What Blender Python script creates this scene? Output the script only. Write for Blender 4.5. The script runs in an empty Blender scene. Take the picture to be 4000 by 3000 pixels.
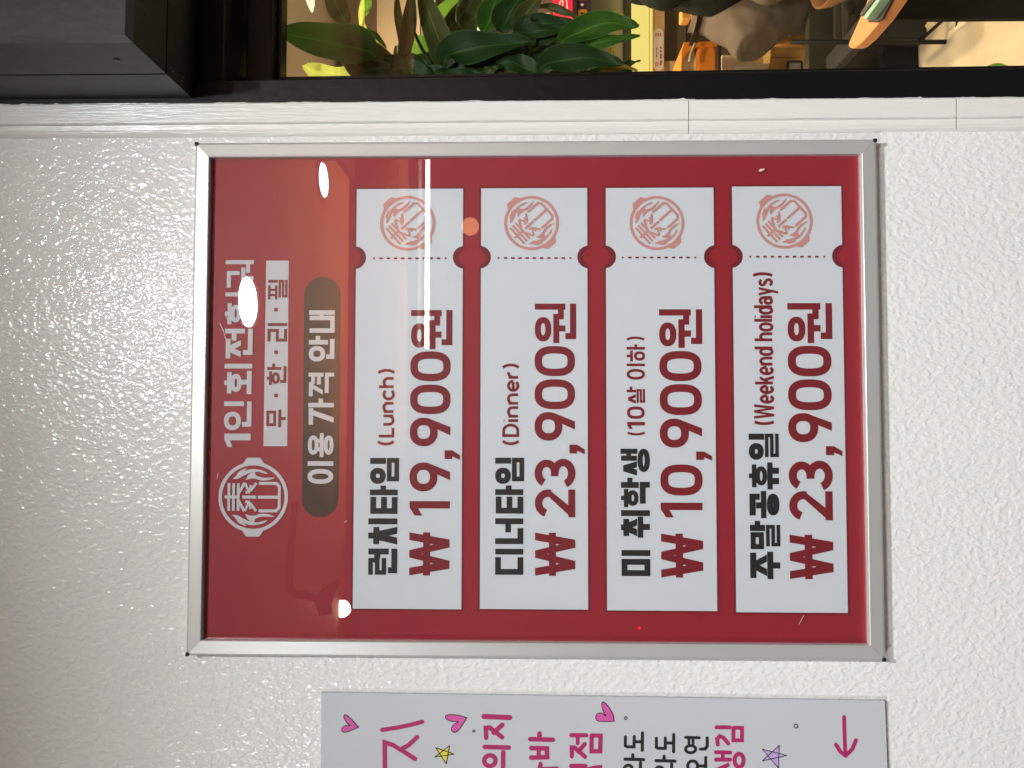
import bpy, bmesh, math, random
from mathutils import Vector, Matrix
random.seed(7)
S = bpy.context.scene
COL = S.collection
# ------------------------------------------------------------------ camera (phone held sideways: picture left is the real top)
CR = Vector((0.00160611, 0.01876066, -0.99982271))
CU = Vector((0.99927922, -0.03795039, 0.00089314))
CB = Vector((-0.03792691, -0.99910350, -0.01880809))
CC = Vector((-0.01889, -0.88356, 1.50852))
FPX = 2850.0
cam = bpy.data.cameras.new('camera'); camo = bpy.data.objects.new('camera', cam); COL.objects.link(camo)
camo.matrix_world = Matrix(((CR.x, CU.x, CB.x, CC.x), (CR.y, CU.y, CB.y, CC.y), (CR.z, CU.z, CB.z, CC.z), (0, 0, 0, 1)))
cam.sensor_fit = 'HORIZONTAL'; cam.sensor_width = 36; cam.lens = FPX / 4000 * 36
cam.clip_start = 0.02; cam.clip_end = 100
S.camera = camo
# ------------------------------------------------------------------ world (night: the covered passage is lit by its lamps)
W = bpy.data.worlds.new('World'); S.world = W; W.use_nodes = True
W.node_tree.nodes['Background'].inputs[0].default_value = (0.72, 0.84, 1.0, 1)
W.node_tree.nodes['Background'].inputs[1].default_value = 0.06
S.view_settings.view_transform = 'Standard'; S.view_settings.look = 'None'
S.view_settings.exposure = 0; S.view_settings.gamma = 1; S.view_settings.use_curve_mapping = False
S.cycles.use_denoising = True
S.cycles.max_bounces = 8; S.cycles.transparent_max_bounces = 12
S.cycles.sample_clamp_indirect = 6
LAMP_KEY, LAMP_MAIN, LAMP_FAR, LAMP_IN = 41.5, 24.0, 20.0, 1.5

# ------------------------------------------------------------------ helpers
def at(px, py, Y):
    d = CR * ((px - 2000) / FPX) + CU * (-(py - 1500) / FPX) - CB
    return CC + d * ((Y - CC.y) / d.y)

def lin(h):
    h = h.lstrip('#'); o = []
    for i in (0, 2, 4):
        c = int(h[i:i + 2], 16) / 255
        o.append(c / 12.92 if c <= .04045 else ((c + .055) / 1.055) ** 2.4)
    return (*o, 1)

def mat(name, c, rough=.5, metal=0, spec=.5, var=0, vscale=20, bump=0, bscale=200, stretch=(1, 1, 1), emit=None, es=0, rvar=0, coat=0):
    m = bpy.data.materials.new(name); m.use_nodes = True
    nt = m.node_tree; b = nt.nodes['Principled BSDF']
    if isinstance(c, str): c = lin(c)
    b.inputs['Base Color'].default_value = c
    b.inputs['Roughness'].default_value = rough; b.inputs['Metallic'].default_value = metal
    b.inputs['Specular IOR Level'].default_value = spec; b.inputs['Coat Weight'].default_value = coat
    if emit: b.inputs['Emission Color'].default_value = lin(emit) if isinstance(emit, str) else emit; b.inputs['Emission Strength'].default_value = es
    if var or bump or rvar:
        tc = nt.nodes.new('ShaderNodeTexCoord'); mp = nt.nodes.new('ShaderNodeMapping')
        nt.links.new(tc.outputs['Object'], mp.inputs[0]); mp.inputs['Scale'].default_value = stretch
    if var or rvar:
        n = nt.nodes.new('ShaderNodeTexNoise'); n.inputs['Scale'].default_value = vscale; n.inputs['Detail'].default_value = 5
        nt.links.new(mp.outputs[0], n.inputs['Vector'])
        if var:
            mx = nt.nodes.new('ShaderNodeMix'); mx.data_type = 'RGBA'
            nt.links.new(n.outputs['Fac'], mx.inputs['Factor'])
            mx.inputs['A'].default_value = (*[v * (1 - var) for v in c[:3]], 1)
            mx.inputs['B'].default_value = (*[min(1, v * (1 + var)) for v in c[:3]], 1)
            nt.links.new(mx.outputs['Result'], b.inputs['Base Color'])
        if rvar:
            mr = nt.nodes.new('ShaderNodeMapRange'); mr.inputs['To Min'].default_value = max(0, rough - rvar); mr.inputs['To Max'].default_value = rough + rvar
            nt.links.new(n.outputs['Fac'], mr.inputs['Value']); nt.links.new(mr.outputs[0], b.inputs['Roughness'])
    if bump:
        n2 = nt.nodes.new('ShaderNodeTexNoise'); n2.inputs['Scale'].default_value = bscale; n2.inputs['Detail'].default_value = 3
        nt.links.new(mp.outputs[0], n2.inputs['Vector'])
        bp = nt.nodes.new('ShaderNodeBump'); bp.inputs['Strength'].default_value = 1; bp.inputs['Distance'].default_value = bump
        nt.links.new(n2.outputs['Fac'], bp.inputs['Height']); nt.links.new(bp.outputs[0], b.inputs['Normal'])
    return m

def glass(name, rough, ior, tint=(1, 1, 1, 1), bump=0, bscale=300):
    m = bpy.data.materials.new(name); m.use_nodes = True; nt = m.node_tree
    for n in list(nt.nodes): nt.nodes.remove(n)
    o = nt.nodes.new('ShaderNodeOutputMaterial'); mx = nt.nodes.new('ShaderNodeMixShader')
    t = nt.nodes.new('ShaderNodeBsdfTransparent'); g = nt.nodes.new('ShaderNodeBsdfGlossy'); f = nt.nodes.new('ShaderNodeFresnel')
    t.inputs[0].default_value = tint; g.inputs['Roughness'].default_value = rough; ge = nt.nodes.new('ShaderNodeNewGeometry'); mr = nt.nodes.new('ShaderNodeMapRange')   # same reflectance from either side of the sheet
    mr.inputs['To Min'].default_value = ior; mr.inputs['To Max'].default_value = 1 / ior
    nt.links.new(ge.outputs['Backfacing'], mr.inputs['Value']); nt.links.new(mr.outputs[0], f.inputs['IOR'])
    nt.links.new(f.outputs[0], mx.inputs[0]); nt.links.new(t.outputs[0], mx.inputs[1]); nt.links.new(g.outputs[0], mx.inputs[2])
    nt.links.new(mx.outputs[0], o.inputs[0])
    if bump:
        tc = nt.nodes.new('ShaderNodeTexCoord'); n = nt.nodes.new('ShaderNodeTexNoise'); n.inputs['Scale'].default_value = bscale
        n.inputs['Detail'].default_value = 2
        bp = nt.nodes.new('ShaderNodeBump'); bp.inputs['Distance'].default_value = bump
        nt.links.new(tc.outputs['Object'], n.inputs['Vector']); nt.links.new(n.outputs['Fac'], bp.inputs['Height'])
        nt.links.new(bp.outputs[0], g.inputs['Normal'])
    return m

def emat(name, c, s):
    m = bpy.data.materials.new(name); m.use_nodes = True; nt = m.node_tree
    nt.nodes.remove(nt.nodes['Principled BSDF']); e = nt.nodes.new('ShaderNodeEmission')
    e.inputs[0].default_value = lin(c) if isinstance(c, str) else c; e.inputs[1].default_value = s
    nt.links.new(e.outputs[0], nt.nodes['Material Output'].inputs[0]); return m

def link(name, me, parent=None, m=None, smooth=False):
    o = bpy.data.objects.new(name, me); COL.objects.link(o)
    if m: me.materials.append(m)
    if parent: o.parent = parent
    if smooth:
        for p in me.polygons: p.use_smooth = True
    return o

def mesh(name, vs, fs, m=None, parent=None, smooth=False):
    me = bpy.data.meshes.new(name); me.from_pydata([tuple(v) for v in vs], [], fs); me.update()
    bm = bmesh.new(); bm.from_mesh(me); bmesh.ops.recalc_face_normals(bm, faces=bm.faces); bm.to_mesh(me); bm.free()
    return link(name, me, parent, m, smooth)

def bevel(o, w, seg=2):
    b = o.modifiers.new('bevel', 'BEVEL'); b.width = w; b.segments = seg; b.limit_method = 'ANGLE'; return o

def box(name, a, b, m, parent=None, bev=0):
    x0, y0, z0 = [min(p, q) for p, q in zip(a, b)]; x1, y1, z1 = [max(p, q) for p, q in zip(a, b)]
    vs = [(x, y, z) for x in (x0, x1) for y in (y0, y1) for z in (z0, z1)]
    fs = [(0, 1, 3, 2), (4, 6, 7, 5), (0, 4, 5, 1), (2, 3, 7, 6), (0, 2, 6, 4), (1, 5, 7, 3)]
    o = mesh(name, vs, fs, m, parent)
    return bevel(o, bev) if bev else o

def plate(name, pts, Y, t, m, parent=None, bev=0, smooth=False):
    """polygon given as picture points on the upright plane y=Y, extruded t away from the viewer"""
    f = [at(x, y, Y) for x, y in pts]; n = len(f)
    vs = f + [v + Vector((0, t, 0)) for v in f]
    fs = [tuple(range(n)), tuple(range(2 * n - 1, n - 1, -1))] + [(i, (i + 1) % n, n + (i + 1) % n, n + i) for i in range(n)]
    o = mesh(name, vs, fs, m, parent)
    return bevel(o, bev) if bev else o

def tube(name, pts, r, m, parent=None, seg=10):
    pts = [Vector(p) for p in pts]; rs = r if isinstance(r, (list, tuple)) else [r] * len(pts); vs = []; fs = []
    for i, p in enumerate(pts):
        d = (pts[min(i + 1, len(pts) - 1)] - pts[max(i - 1, 0)]).normalized()
        a = d.orthogonal().normalized() if i == 0 else (pa - d * pa.dot(d)).normalized()
        pa = a; b = d.cross(a)
        for k in range(seg):
            t = 2 * math.pi * k / seg; vs.append(p + (a * math.cos(t) + b * math.sin(t)) * rs[i])
    for i in range(len(pts) - 1):
        for k in range(seg):
            fs.append((i * seg + k, i * seg + (k + 1) % seg, (i + 1) * seg + (k + 1) % seg, (i + 1) * seg + k))
    fs += [tuple(range(seg)), tuple(range(len(vs) - seg, len(vs)))]
    return mesh(name, vs, fs, m, parent, True)

def lathe(name, prof, c, m, parent=None, seg=28, axis='z'):
    vs = []; fs = []; n = len(prof)
    for k in range(seg):
        t = 2 * math.pi * k / seg
        for r, h in prof:
            v = (r * math.cos(t), r * math.sin(t), h) if axis == 'z' else (r * math.cos(t), h, r * math.sin(t))
            vs.append(Vector(v) + Vector(c))
    for k in range(seg):
        for i in range(n - 1):
            fs.append((k * n + i, ((k + 1) % seg) * n + i, ((k + 1) % seg) * n + i + 1, k * n + i + 1))
    return mesh(name, vs, fs, m, parent, True)

def smoothline(p, k=6):
    """Catmull-Rom through the points"""
    p = [Vector(q) for q in p]; q = [p[0] * 2 - p[1]] + p + [p[-1] * 2 - p[-2]]; out = []
    for i in range(1, len(q) - 2):
        for j in range(k):
            t = j / k; a, b, c, d = q[i - 1:i + 3]
            out.append(.5 * ((2 * b) + (c - a) * t + (2 * a - 5 * b + 4 * c - d) * t * t + (3 * b - a - 3 * c + d) * t ** 3))
    return out + [p[-1]]

def thing(name, label, cat, loc=(0, 0, 0), group=None):
    o = bpy.data.objects.new(name, None); COL.objects.link(o); o['label'] = label; o['category'] = cat; o.empty_display_size = .05
    if group: o['group'] = group
    return o
def tag(o, label, cat, group=None):
    o['label'] = label; o['category'] = cat
    if group: o['group'] = group
    return o
def struct(o): o['kind'] = 'structure'; return o

# ------------------------------------------------------------------ flat lettering: strokes -> thin printed sheets
PRINT_STEP = 2.0e-5
class Ink:
    """collects flat shapes in (x, z) on one upright plane; each shape gets its own hair-thin level"""
    def __init__(s, Y): s.Y = Y; s.vs = []; s.fs = []; s.k = 0
    def poly(s, p):
        y = s.Y - PRINT_STEP * (s.k % 12); s.k += 1; b = len(s.vs)
        a = sum(p[i][0] * p[(i + 1) % len(p)][1] - p[(i + 1) % len(p)][0] * p[i][1] for i in range(len(p)))
        if a < 0: p = p[::-1]
        s.vs += [(q[0], y, q[1]) for q in p]; s.fs.append(tuple(range(b, b + len(p))))
    def stroke(s, p, w, closed=False, cap=True, rnd=False):
        p = [Vector(q) for q in p]; n = len(p)
        if n < 2: return
        y = s.Y - PRINT_STEP * (s.k % 12); s.k += 1
        if not closed and cap and not rnd:
            p[0] = p[0] + (p[0] - p[1]).normalized() * w / 2; p[-1] = p[-1] + (p[-1] - p[-2]).normalized() * w / 2
        b = len(s.vs)
        for i in range(n):
            a = p[i - 1] if (i or closed) else None; c = p[(i + 1) % n] if (i < n - 1 or closed) else None
            d1 = (p[i] - a).normalized() if a is not None else None; d2 = (c - p[i]).normalized() if c is not None else None
            d1 = d1 or d2; d2 = d2 or d1
            nm = Vector((-d1.y - d2.y, d1.x + d2.x))
            if nm.length < 1e-6: nm = Vector((-d1.y, d1.x))
            nm.normalize(); k = w / 2 / max(.45, nm.dot(Vector((-d1.y, d1.x))))
            for sg in (1, -1): q = p[i] + nm * k * sg; s.vs.append((q.x, y, q.y))
        for i in range(n if closed else n - 1):
            j = (i + 1) % n; s.fs.append((b + 2 * i, b + 2 * i + 1, b + 2 * j + 1, b + 2 * j))
        if rnd:
            for q in (p[0], p[-1]): s.disc(q, w / 2)
    def disc(s, c, r, n=14): s.poly([(c[0] + r * math.cos(2 * math.pi * i / n), c[1] + r * math.sin(2 * math.pi * i / n)) for i in range(n)])
    def build(s, name, m, parent):
        me = bpy.data.meshes.new(name); me.from_pydata(s.vs, [], s.fs); me.update()
        bm = bmesh.new(); bm.from_mesh(me)
        for f in bm.faces:
            if f.normal.y > 0: f.normal_flip()
        bmesh.ops.triangulate(bm, faces=[f for f in bm.faces if len(f.verts) > 4])
        bm.to_mesh(me); bm.free()
        return link(name, me, parent, m)

def arc(cx, cy, rx, ry, a0, a1, n=14, e=2.0):
    out = []
    for i in range(n + 1):
        t = math.radians(a0 + (a1 - a0) * i / n); c, s_ = math.cos(t), math.sin(t)
        out.append((cx + rx * math.copysign(abs(c) ** (2 / e), c), cy + ry * math.copysign(abs(s_) ** (2 / e), s_)))
    return out
# jamo in a unit box, x right, y down: open strokes, ('o', pts) closed ring
JAMO = {
 'ㄱ': [[(0, 0), (1, 0), (1, 1)]], 'ㄴ': [[(0, 0), (0, 1), (1, 1)]], 'ㄷ': [[(1, 0), (0, 0), (0, 1), (1, 1)]],
 'ㄹ': [[(0, 0), (1, 0), (1, .5), (0, .5), (0, 1), (1, 1)]], 'ㅁ': [('o', [(0, 0), (1, 0), (1, 1), (0, 1)])],
 'ㅅ': [('d', .5, 0, .12, 1), ('d', .5, 0, .88, 1)], 'ㅇ': [('o', arc(.5, .5, .5, .5, 0, 348, 28, 2.3))],
 'ㅈ': [[(0, 0), (1, 0)], ('d', .5, 0, .12, 1), ('d', .5, 0, .88, 1)],
 'ㅊ': [[(.5, 0), (.5, .2)], [(.08, .22), (.92, .22)], ('d', .5, .1, .1, 1), ('d', .5, .1, .9, 1)],
 'ㅌ': [[(1, 0), (0, 0), (0, 1), (1, 1)], [(0, .5), (1, .5)]],
 'ㅍ': [[(0, 0), (1, 0)], [(0, 1), (1, 1)], [(.28, 0), (.28, 1)], [(.72, 0), (.72, 1)]],
 'ㅎ': [[(.5, 0), (.5, .12)], [(0, .22), (1, .22)], ('o', arc(.5, .74, .4, .27, 0, 348, 28, 2.3))],
 'g': [[(.0, 0), (1, 0)], ('d', .86, 0, .2, 1)],
 '-': [[(0, .5), (1, .5)]], '|': [[(.5, 0), (.5, 1)]],
}
# syllables: list of (jamo, x0, y0, x1, y1) in the glyph box
SYL = {
 '런': [('ㄹ', 0, 0, .64, .62), ('|', .8, 0, 1, .7), ('-', .62, .2, .86, .42), ('ㄴ', .06, .68, 1, 1)],
 '치': [('ㅊ', 0, 0, .72, 1), ('|', .8, 0, 1, 1)],
 '타': [('ㅌ', 0, .02, .6, 1), ('|', .66, 0, .86, 1), ('-', .8, .38, 1, .58)],
 '임': [('ㅇ', 0, 0, .62, .54), ('|', .8, 0, 1, .55), ('ㅁ', .1, .58, 1, 1)],
 '디': [('ㄷ', 0, 0, .68, 1), ('|', .79, 0, 1, 1)],
 '너': [('ㄴ', 0, 0, .62, 1), ('|', .8, 0, 1, 1), ('-', .45, .36, .86, .56)],
 '미': [('ㅁ', 0, 0, .66, 1), ('|', .8, 0, 1, 1)],
 '취': [('ㅊ', .0, 0, .72, .56), ('-', -.02, .58, .76, .77), ('|', .28, .66, .48, 1), ('|', .82, 0, 1, 1)],
 '학': [('ㅎ', 0, 0, .62, .6), ('|', .66, 0, .84, .62), ('-', .76, .22, 1, .4), ('ㄱ', .12, .65, .86, 1)],
 '생': [('ㅅ', -.05, 0, .56, .56), ('|', .56, .02, .72, .56), ('|', .84, 0, 1, .58), ('-', .64, .2, .92, .36), ('ㅇ', .12, .58, 1, 1)],
 '주': [('ㅈ', .04, 0, .96, .56), ('-', 0, .57, 1, .77), ('|', .4, .66, .6, 1)],
 '말': [('ㅁ', 0, .02, .6, .46), ('|', .66, 0, .84, .5), ('-', .76, .16, 1, .34), ('ㄹ', .1, .53, .86, 1)],
 '공': [('ㄱ', .1, 0, .9, .34), ('|', .38, .22, .56, .5), ('-', 0, .38, 1, .56), ('ㅇ', .1, .58, .9, 1)],
 '휴': [('ㅎ', .08, 0, .92, .6), ('-', 0, .61, 1, .79), ('|', .22, .7, .4, 1), ('|', .6, .7, .78, 1)],
 '일': [('ㅇ', 0, 0, .64, .5), ('|', .8, 0, 1, .52), ('ㄹ', .1, .54, 1, 1)],
 '원': [('ㅇ', .04, 0, .66, .4), ('-', 0, .44, .74, .6), ('|', .27, .52, .47, .74), ('|', .8, 0, 1, .74), ('-', .6, .56, .86, .7), ('ㄴ', .1, .74, 1, 1)],
 '인': [('ㅇ', 0, 0, .64, .62), ('|', .8, 0, 1, .72), ('ㄴ', .12, .66, 1, 1)],
 '회': [('ㅎ', 0, 0, .72, .62), ('|', .28, .6, .48, .86), ('-', -.02, .8, .76, 1), ('|', .82, 0, 1, 1)],
 '전': [('ㅈ', 0, .04, .66, .58), ('|', .8, 0, 1, .72), ('-', .6, .24, .86, .42), ('ㄴ', .12, .66, 1, 1)],
 '훠': [('ㅎ', 0, 0, .66, .56), ('-', -.02, .6, .74, .76), ('|', .28, .68, .46, 1), ('|', .82, 0, 1, 1), ('-', .56, .74, .88, .9)],
 '궈': [('ㄱ', .04, .05, .62, .5), ('-', -.02, .54, .74, .72), ('|', .28, .64, .46, 1), ('|', .82, 0, 1, 1), ('-', .56, .72, .88, .88)],
 '무': [('ㅁ', .06, 0, .94, .5), ('-', 0, .6, 1, .78), ('|', .4, .68, .6, 1)],
 '한': [('ㅎ', 0, 0, .64, .66), ('|', .68, 0, .86, .74), ('-', .78, .26, 1, .42), ('ㄴ', .1, .68, .88, 1)],
 '리': [('ㄹ', 0, 0, .68, 1), ('|', .8, 0, 1, 1)],
 '필': [('ㅍ', 0, .0, .72, .48), ('|', .82, 0, 1, .5), ('ㄹ', .1, .54, 1, 1)],
 '이': [('ㅇ', 0, 0, .66, 1), ('|', .8, 0, 1, 1)],
 '용': [('ㅇ', .1, 0, .9, .42), ('|', .24, .36, .4, .58), ('|', .6, .36, .76, .58), ('-', 0, .46, 1, .62), ('ㅇ', .1, .62, .9, 1)],
 '가': [('g', -.04, .02, .62, 1), ('|', .64, 0, .84, 1), ('-', .76, .4, 1, .58)],
 '격': [('g', 0, .02, .6, .56), ('|', .8, 0, 1, .58), ('-', .52, .1, .88, .25), ('-', .5, .33, .88, .48), ('ㄱ', .14, .64, 1, 1)],
 '안': [('ㅇ', 0, 0, .6, .64), ('|', .66, 0, .84, .74), ('-', .76, .26, 1, .44), ('ㄴ', .1, .68, .88, 1)],
 '내': [('ㄴ', 0, .02, .58, 1), ('|', .58, .02, .74, 1), ('|', .84, 0, 1, 1), ('-', .66, .4, .9, .56)],
 '살': [('ㅅ', 0, 0, .62, .5), ('|', .66, 0, .84, .52), ('-', .76, .16, 1, .32), ('ㄹ', .1, .54, .86, 1)],
 '하': [('ㅎ', 0, 0, .64, 1), ('|', .68, 0, .86, 1), ('-', .78, .42, 1, .58)],
}
def place(u0, v0, u1, v1, Y):
    """glyph box by its top-left (u0 = picture y, v0 = picture x) and bottom-right picture points"""
    a = at(v0, u0, Y); b = at(v1, u1, Y); return a.x, a.z, b.x, b.z
def glyph(ink, ch, box_, th):
    X0, Z0, X1, Z1 = box_; w = X1 - X0; h = Z0 - Z1; t = th * h
    for j, x0, y0, x1, y1 in SYL[ch]:
        tt = t * (.86 if len(SYL[ch]) > 4 else 1)
        ax, bx = X0 + x0 * w, X0 + x1 * w; az, bz = Z0 - y0 * h, Z0 - y1 * h
        if j in '-|':
            if j == '-': tz = min(tt, (az - bz)); c = (az + bz) / 2; ink.poly([(ax, c + tz / 2), (bx, c + tz / 2), (bx, c - tz / 2), (ax, c - tz / 2)])
            else: tx = tt; c = (ax + bx) / 2 if x1 < .99 else bx - tx / 2; ink.poly([(c - tx / 2, az), (c + tx / 2, az), (c + tx / 2, bz), (c - tx / 2, bz)])
            continue
        if j in 'ㄹㅁㅌㅎㅍ': tt = min(tt, (az - bz) / (3.9 if j != 'ㅁ' else 2.6))
        px, pz = lambda q: ax + tt / 2 + q * (bx - ax - tt), lambda q: az - tt / 2 - q * (az - bz - tt)
        for st in JAMO[j]:
            if isinstance(st, tuple) and st[0] == 'o': ink.stroke([(px(a), pz(b)) for a, b in st[1]], tt, closed=True)
            elif isinstance(st, tuple):
                _, a, b, c, d = st; hw = tt * .58
                ink.poly([(px(a) - hw, pz(b)), (px(a) + hw, pz(b)), (px(c) + hw, pz(d) - tt / 2), (px(c) - hw, pz(d) - tt / 2)])
            else: ink.stroke([(px(a), pz(b)) for a, b in st], tt)
# Latin and digits: box 0..w wide, y 0 (cap top) .. 1 (baseline); 'P' = polygon
def bowl(cx, cy, rx, ry): return ('o', arc(cx, cy, rx, ry, 0, 348, 28, 2.25))
LAT = {
 '0': (.74, [('o', arc(.37, .5, .28, .41, 0, 350, 36, 2.7))]),
 '1': (.36, [('P', [(.18, 0), (.36, 0), (.36, 1), (.18, 1)]), ('P', [(.0, .13), (.2, 0), (.2, .2), (.0, .31)])]),
 '2': (.66, [arc(.33, .33, .24, .24, 195, 375, 18), ('P', [(.66, .34), (.47, .36), (.02, .87), (.02, .96), (.2, .94)]), ('P', [(.0, .83), (.66, .83), (.66, 1), (.0, 1)])]),
 '3': (.68, [arc(.33, .29, .235, .205, 200, 450, 22), arc(.33, .705, .255, .21, 270, 525, 22), [(.26, .492), (.36, .492)]]),
 '9': (.70, [bowl(.35, .34, .265, .255), ('P', [(.695, .36), (.515, .46), (.27, 1), (.475, 1), (.675, .5)])]),
 ',': (.24, [('P', [(.02, .86), (.24, .86), (.24, 1.05), (.12, 1.24), (.0, 1.24), (.09, 1.05), (.02, 1.05)])]),
 '₩': (1.06, [('P', [(0, 0), (.19, 0), (.36, 1), (.17, 1)]), ('P', [(.44, 0), (.6, 0), (.37, 1), (.2, 1)]), ('P', [(.46, 0), (.62, 0), (.86, 1), (.69, 1)]), ('P', [(.87, 0), (1.06, 0), (.89, 1), (.7, 1)]), ('P', [(.0, .345), (1.06, .345), (1.06, .52), (.0, .52)])]),
 '(': (.36, [arc(.44, .5, .34, .62, 130, 230, 12)]), ')': (.36, [arc(-.08, .5, .34, .62, -50, 50, 12)]),
 'L': (.52, [[(.08, .08), (.08, .92), (.46, .92)]]), 'D': (.64, [('o', [(.08, .08), (.3, .08)] + arc(.3, .5, .26, .42, -80, 80, 12) + [(.3, .92), (.08, .92)])]),
 'u': (.56, [[(.08, .34), (.08, .7)] + arc(.27, .7, .19, .22, 170, 10, 8)[::1], [(.47, .34), (.47, .93)]]),
 'n': (.56, [[(.08, .36), (.08, .94)], arc(.275, .58, .195, .22, 180, 360, 10) + [(.47, .94)]]),
 'h': (.56, [[(.08, .06), (.08, .94)], arc(.275, .58, .195, .22, 180, 360, 10) + [(.47, .94)]]),
 'c': (.54, [arc(.29, .645, .215, .285, 40, 320, 18)]), 'e': (.56, [arc(.285, .645, .21, .285, 38, 360, 18), [(.1, .645), (.46, .645)]]),
 'i': (.18, [[(.09, .36), (.09, .94)], [(.09, .085), (.09, .125)]]), 'l': (.18, [[(.09, .06), (.09, .94)]]),
 'r': (.36, [[(.08, .36), (.08, .94)], arc(.3, .62, .21, .26, 180, 275, 8)]),
 'W': (.92, [('P', [(0, 0), (.17, 0), (.31, 1), (.15, 1)]), ('P', [(.39, 0), (.53, 0), (.31, 1), (.17, 1)]), ('P', [(.39, 0), (.53, 0), (.75, 1), (.61, 1)]), ('P', [(.75, 0), (.92, 0), (.77, 1), (.61, 1)])]),
 'k': (.54, [[(.08, .06), (.08, .94)], ('P', [(.32, .3), (.52, .3), (.2, .74), (.12, .6)]), ('P', [(.2, .56), (.34, .48), (.55, 1), (.36, 1)])]),
 'd': (.58, [bowl(.27, .645, .19, .285), [(.5, .06), (.5, .94)]]), 'o': (.58, [bowl(.29, .645, .21, .285)]),
 'a': (.54, [bowl(.25, .77, .17, .16), arc(.26, .56, .2, .2, 200, 360, 10) + [(.46, .94)]]),
 'y': (.54, [('P', [(0, .3), (.16, .3), (.36, 1), (.2, 1)]), ('P', [(.38, .3), (.54, .3), (.28, 1.26), (.12, 1.26)])]),
 's': (.5, [arc(.25, .485, .165, .125, -20, -270, 12) + arc(.25, .79, .175, .145, -90, 160, 12)]), ' ': (.26, []),
}
def lglyph(ink, ch, x0, z0, sx, sz, th):
    for st in LAT[ch][1]:
        cl = isinstance(st, tuple); pts = st[1] if cl else st
        q = [(x0 + a * sx, z0 - b * sz) for a, b in pts]
        if cl and st[0] == 'P': ink.poly(q)
        else: ink.stroke(q, th * sz, closed=cl, cap=False)
def latin(ink, text, u0, v0, u1, v1, th, gap=.09):
    X0, Z0, X1, Z1 = place(u0, v0, u1, v1, ink.Y); h = Z0 - Z1
    tot = sum(LAT[c][0] for c in text) + gap * (len(text) - 1); s = (X1 - X0) / tot; x = X0
    for c in text:
        lglyph(ink, c, x, Z0, s, h, th); x += (LAT[c][0] + gap) * s
def digit(ink, c, u0, u1, v0, v1, th):
    X0, Z0, X1, Z1 = place(u0, v0, u1, v1, ink.Y); lglyph(ink, c, X0, Z0, (X1 - X0) / LAT[c][0], Z0 - Z1, th)

# ------------------------------------------------------------------ materials
def wall_mat():
    m = mat('stucco paint', (.75, .745, .715, 1), .10, spec=.38)
    nt = m.node_tree; b = nt.nodes['Principled BSDF']
    tc = nt.nodes.new('ShaderNodeTexCoord'); mp = nt.nodes.new('ShaderNodeMapping')
    mp.inputs['Rotation'].default_value = (0, math.radians(-40), 0); mp.inputs['Scale'].default_value = (1, 1, .72)
    nt.links.new(tc.outputs['Object'], mp.inputs[0])
    n1 = nt.nodes.new('ShaderNodeTexNoise'); n1.inputs['Scale'].default_value = 160; n1.inputs['Detail'].default_value = 1.2; n1.inputs['Distortion'].default_value = .25
    n2 = nt.nodes.new('ShaderNodeTexNoise'); n2.inputs['Scale'].default_value = 420; n2.inputs['Detail'].default_value = 2
    n3 = nt.nodes.new('ShaderNodeTexNoise'); n3.inputs['Scale'].default_value = 9; n3.inputs['Detail'].default_value = 4
    for n in (n1, n2, n3): nt.links.new(mp.outputs[0], n.inputs['Vector'])
    cr = nt.nodes.new('ShaderNodeValToRGB'); cr.color_ramp.elements[0].position = .30; cr.color_ramp.elements[1].position = .74; cr.color_ramp.interpolation = 'EASE'
    nt.links.new(n1.outputs['Fac'], cr.inputs[0])
    b1 = nt.nodes.new('ShaderNodeBump'); b1.inputs['Distance'].default_value = .00092; b1.inputs['Strength'].default_value = .75
    b2 = nt.nodes.new('ShaderNodeBump'); b2.inputs['Distance'].default_value = .00034; b2.inputs['Strength'].default_value = .8
    nt.links.new(cr.outputs[0], b1.inputs['Height']); nt.links.new(n2.outputs['Fac'], b2.inputs['Height'])
    nt.links.new(b1.outputs[0], b2.inputs['Normal']); nt.links.new(b2.outputs[0], b.inputs['Normal'])
    mx = nt.nodes.new('ShaderNodeMix'); mx.data_type = 'RGBA'; nt.links.new(n3.outputs['Fac'], mx.inputs['Factor'])
    mx.inputs['A'].default_value = (.755, .76, .75, 1); mx.inputs['B'].default_value = (.81, .81, .80, 1)
    nt.links.new(mx.outputs['Result'], b.inputs['Base Color'])
    return m
M_wall = wall_mat()
M_trim = mat('painted wood trim', (.76, .76, .735, 1), .28, var=.04, vscale=12, bump=.0012, bscale=90, stretch=(4, 4, .35))
M_black = mat('black painted steel', (.004, .0042, .005, 1), .42, spec=.3, var=.4, vscale=15, bump=.0006, bscale=60)
M_boxm = mat('charcoal sheet metal', (.017, .017, .0175, 1), .46, var=.35, vscale=7, bump=.0006, bscale=45, rvar=.1)
M_alu_h = mat('brushed aluminium along x', (.70, .70, .685, 1), .42, .5, bump=.00012, bscale=900, stretch=(.02, 1, 1))
M_alu_v = mat('brushed aluminium along z', (.70, .70, .685, 1), .42, .5, bump=.00012, bscale=900, stretch=(1, 1, .02))
M_cap = mat('black plastic cap', (.02, .02, .022, 1), .2)
M_red = mat('red print', lin('#941929'), .6, var=.05, vscale=5)
M_shadowred = mat('dark red print', lin('#711522'), .6)
M_ticket = mat('white print', (.64, .67, .715, 1), .6)
M_white = mat('pale grey print', (.56, .56, .59, 1), .6)
M_pill = mat('brown black print', lin('#1f1d1c'), .6)
M_ink = mat('black print ink', (.012, .012, .013, 1), .6)
M_redink = mat('dark red print ink', lin('#7a1420'), .6)
M_pinkink = mat('washed pink print ink', lin('#c78d86'), .6)
M_cover = glass('clear cover', .012, 1.6)
M_pane = glass('window glass', .0, 1.36, (.97, .98, .97, 1))
M_board = mat('pale grey board print', (.54, .555, .60, 1), .5, var=.02, vscale=8)
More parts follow.
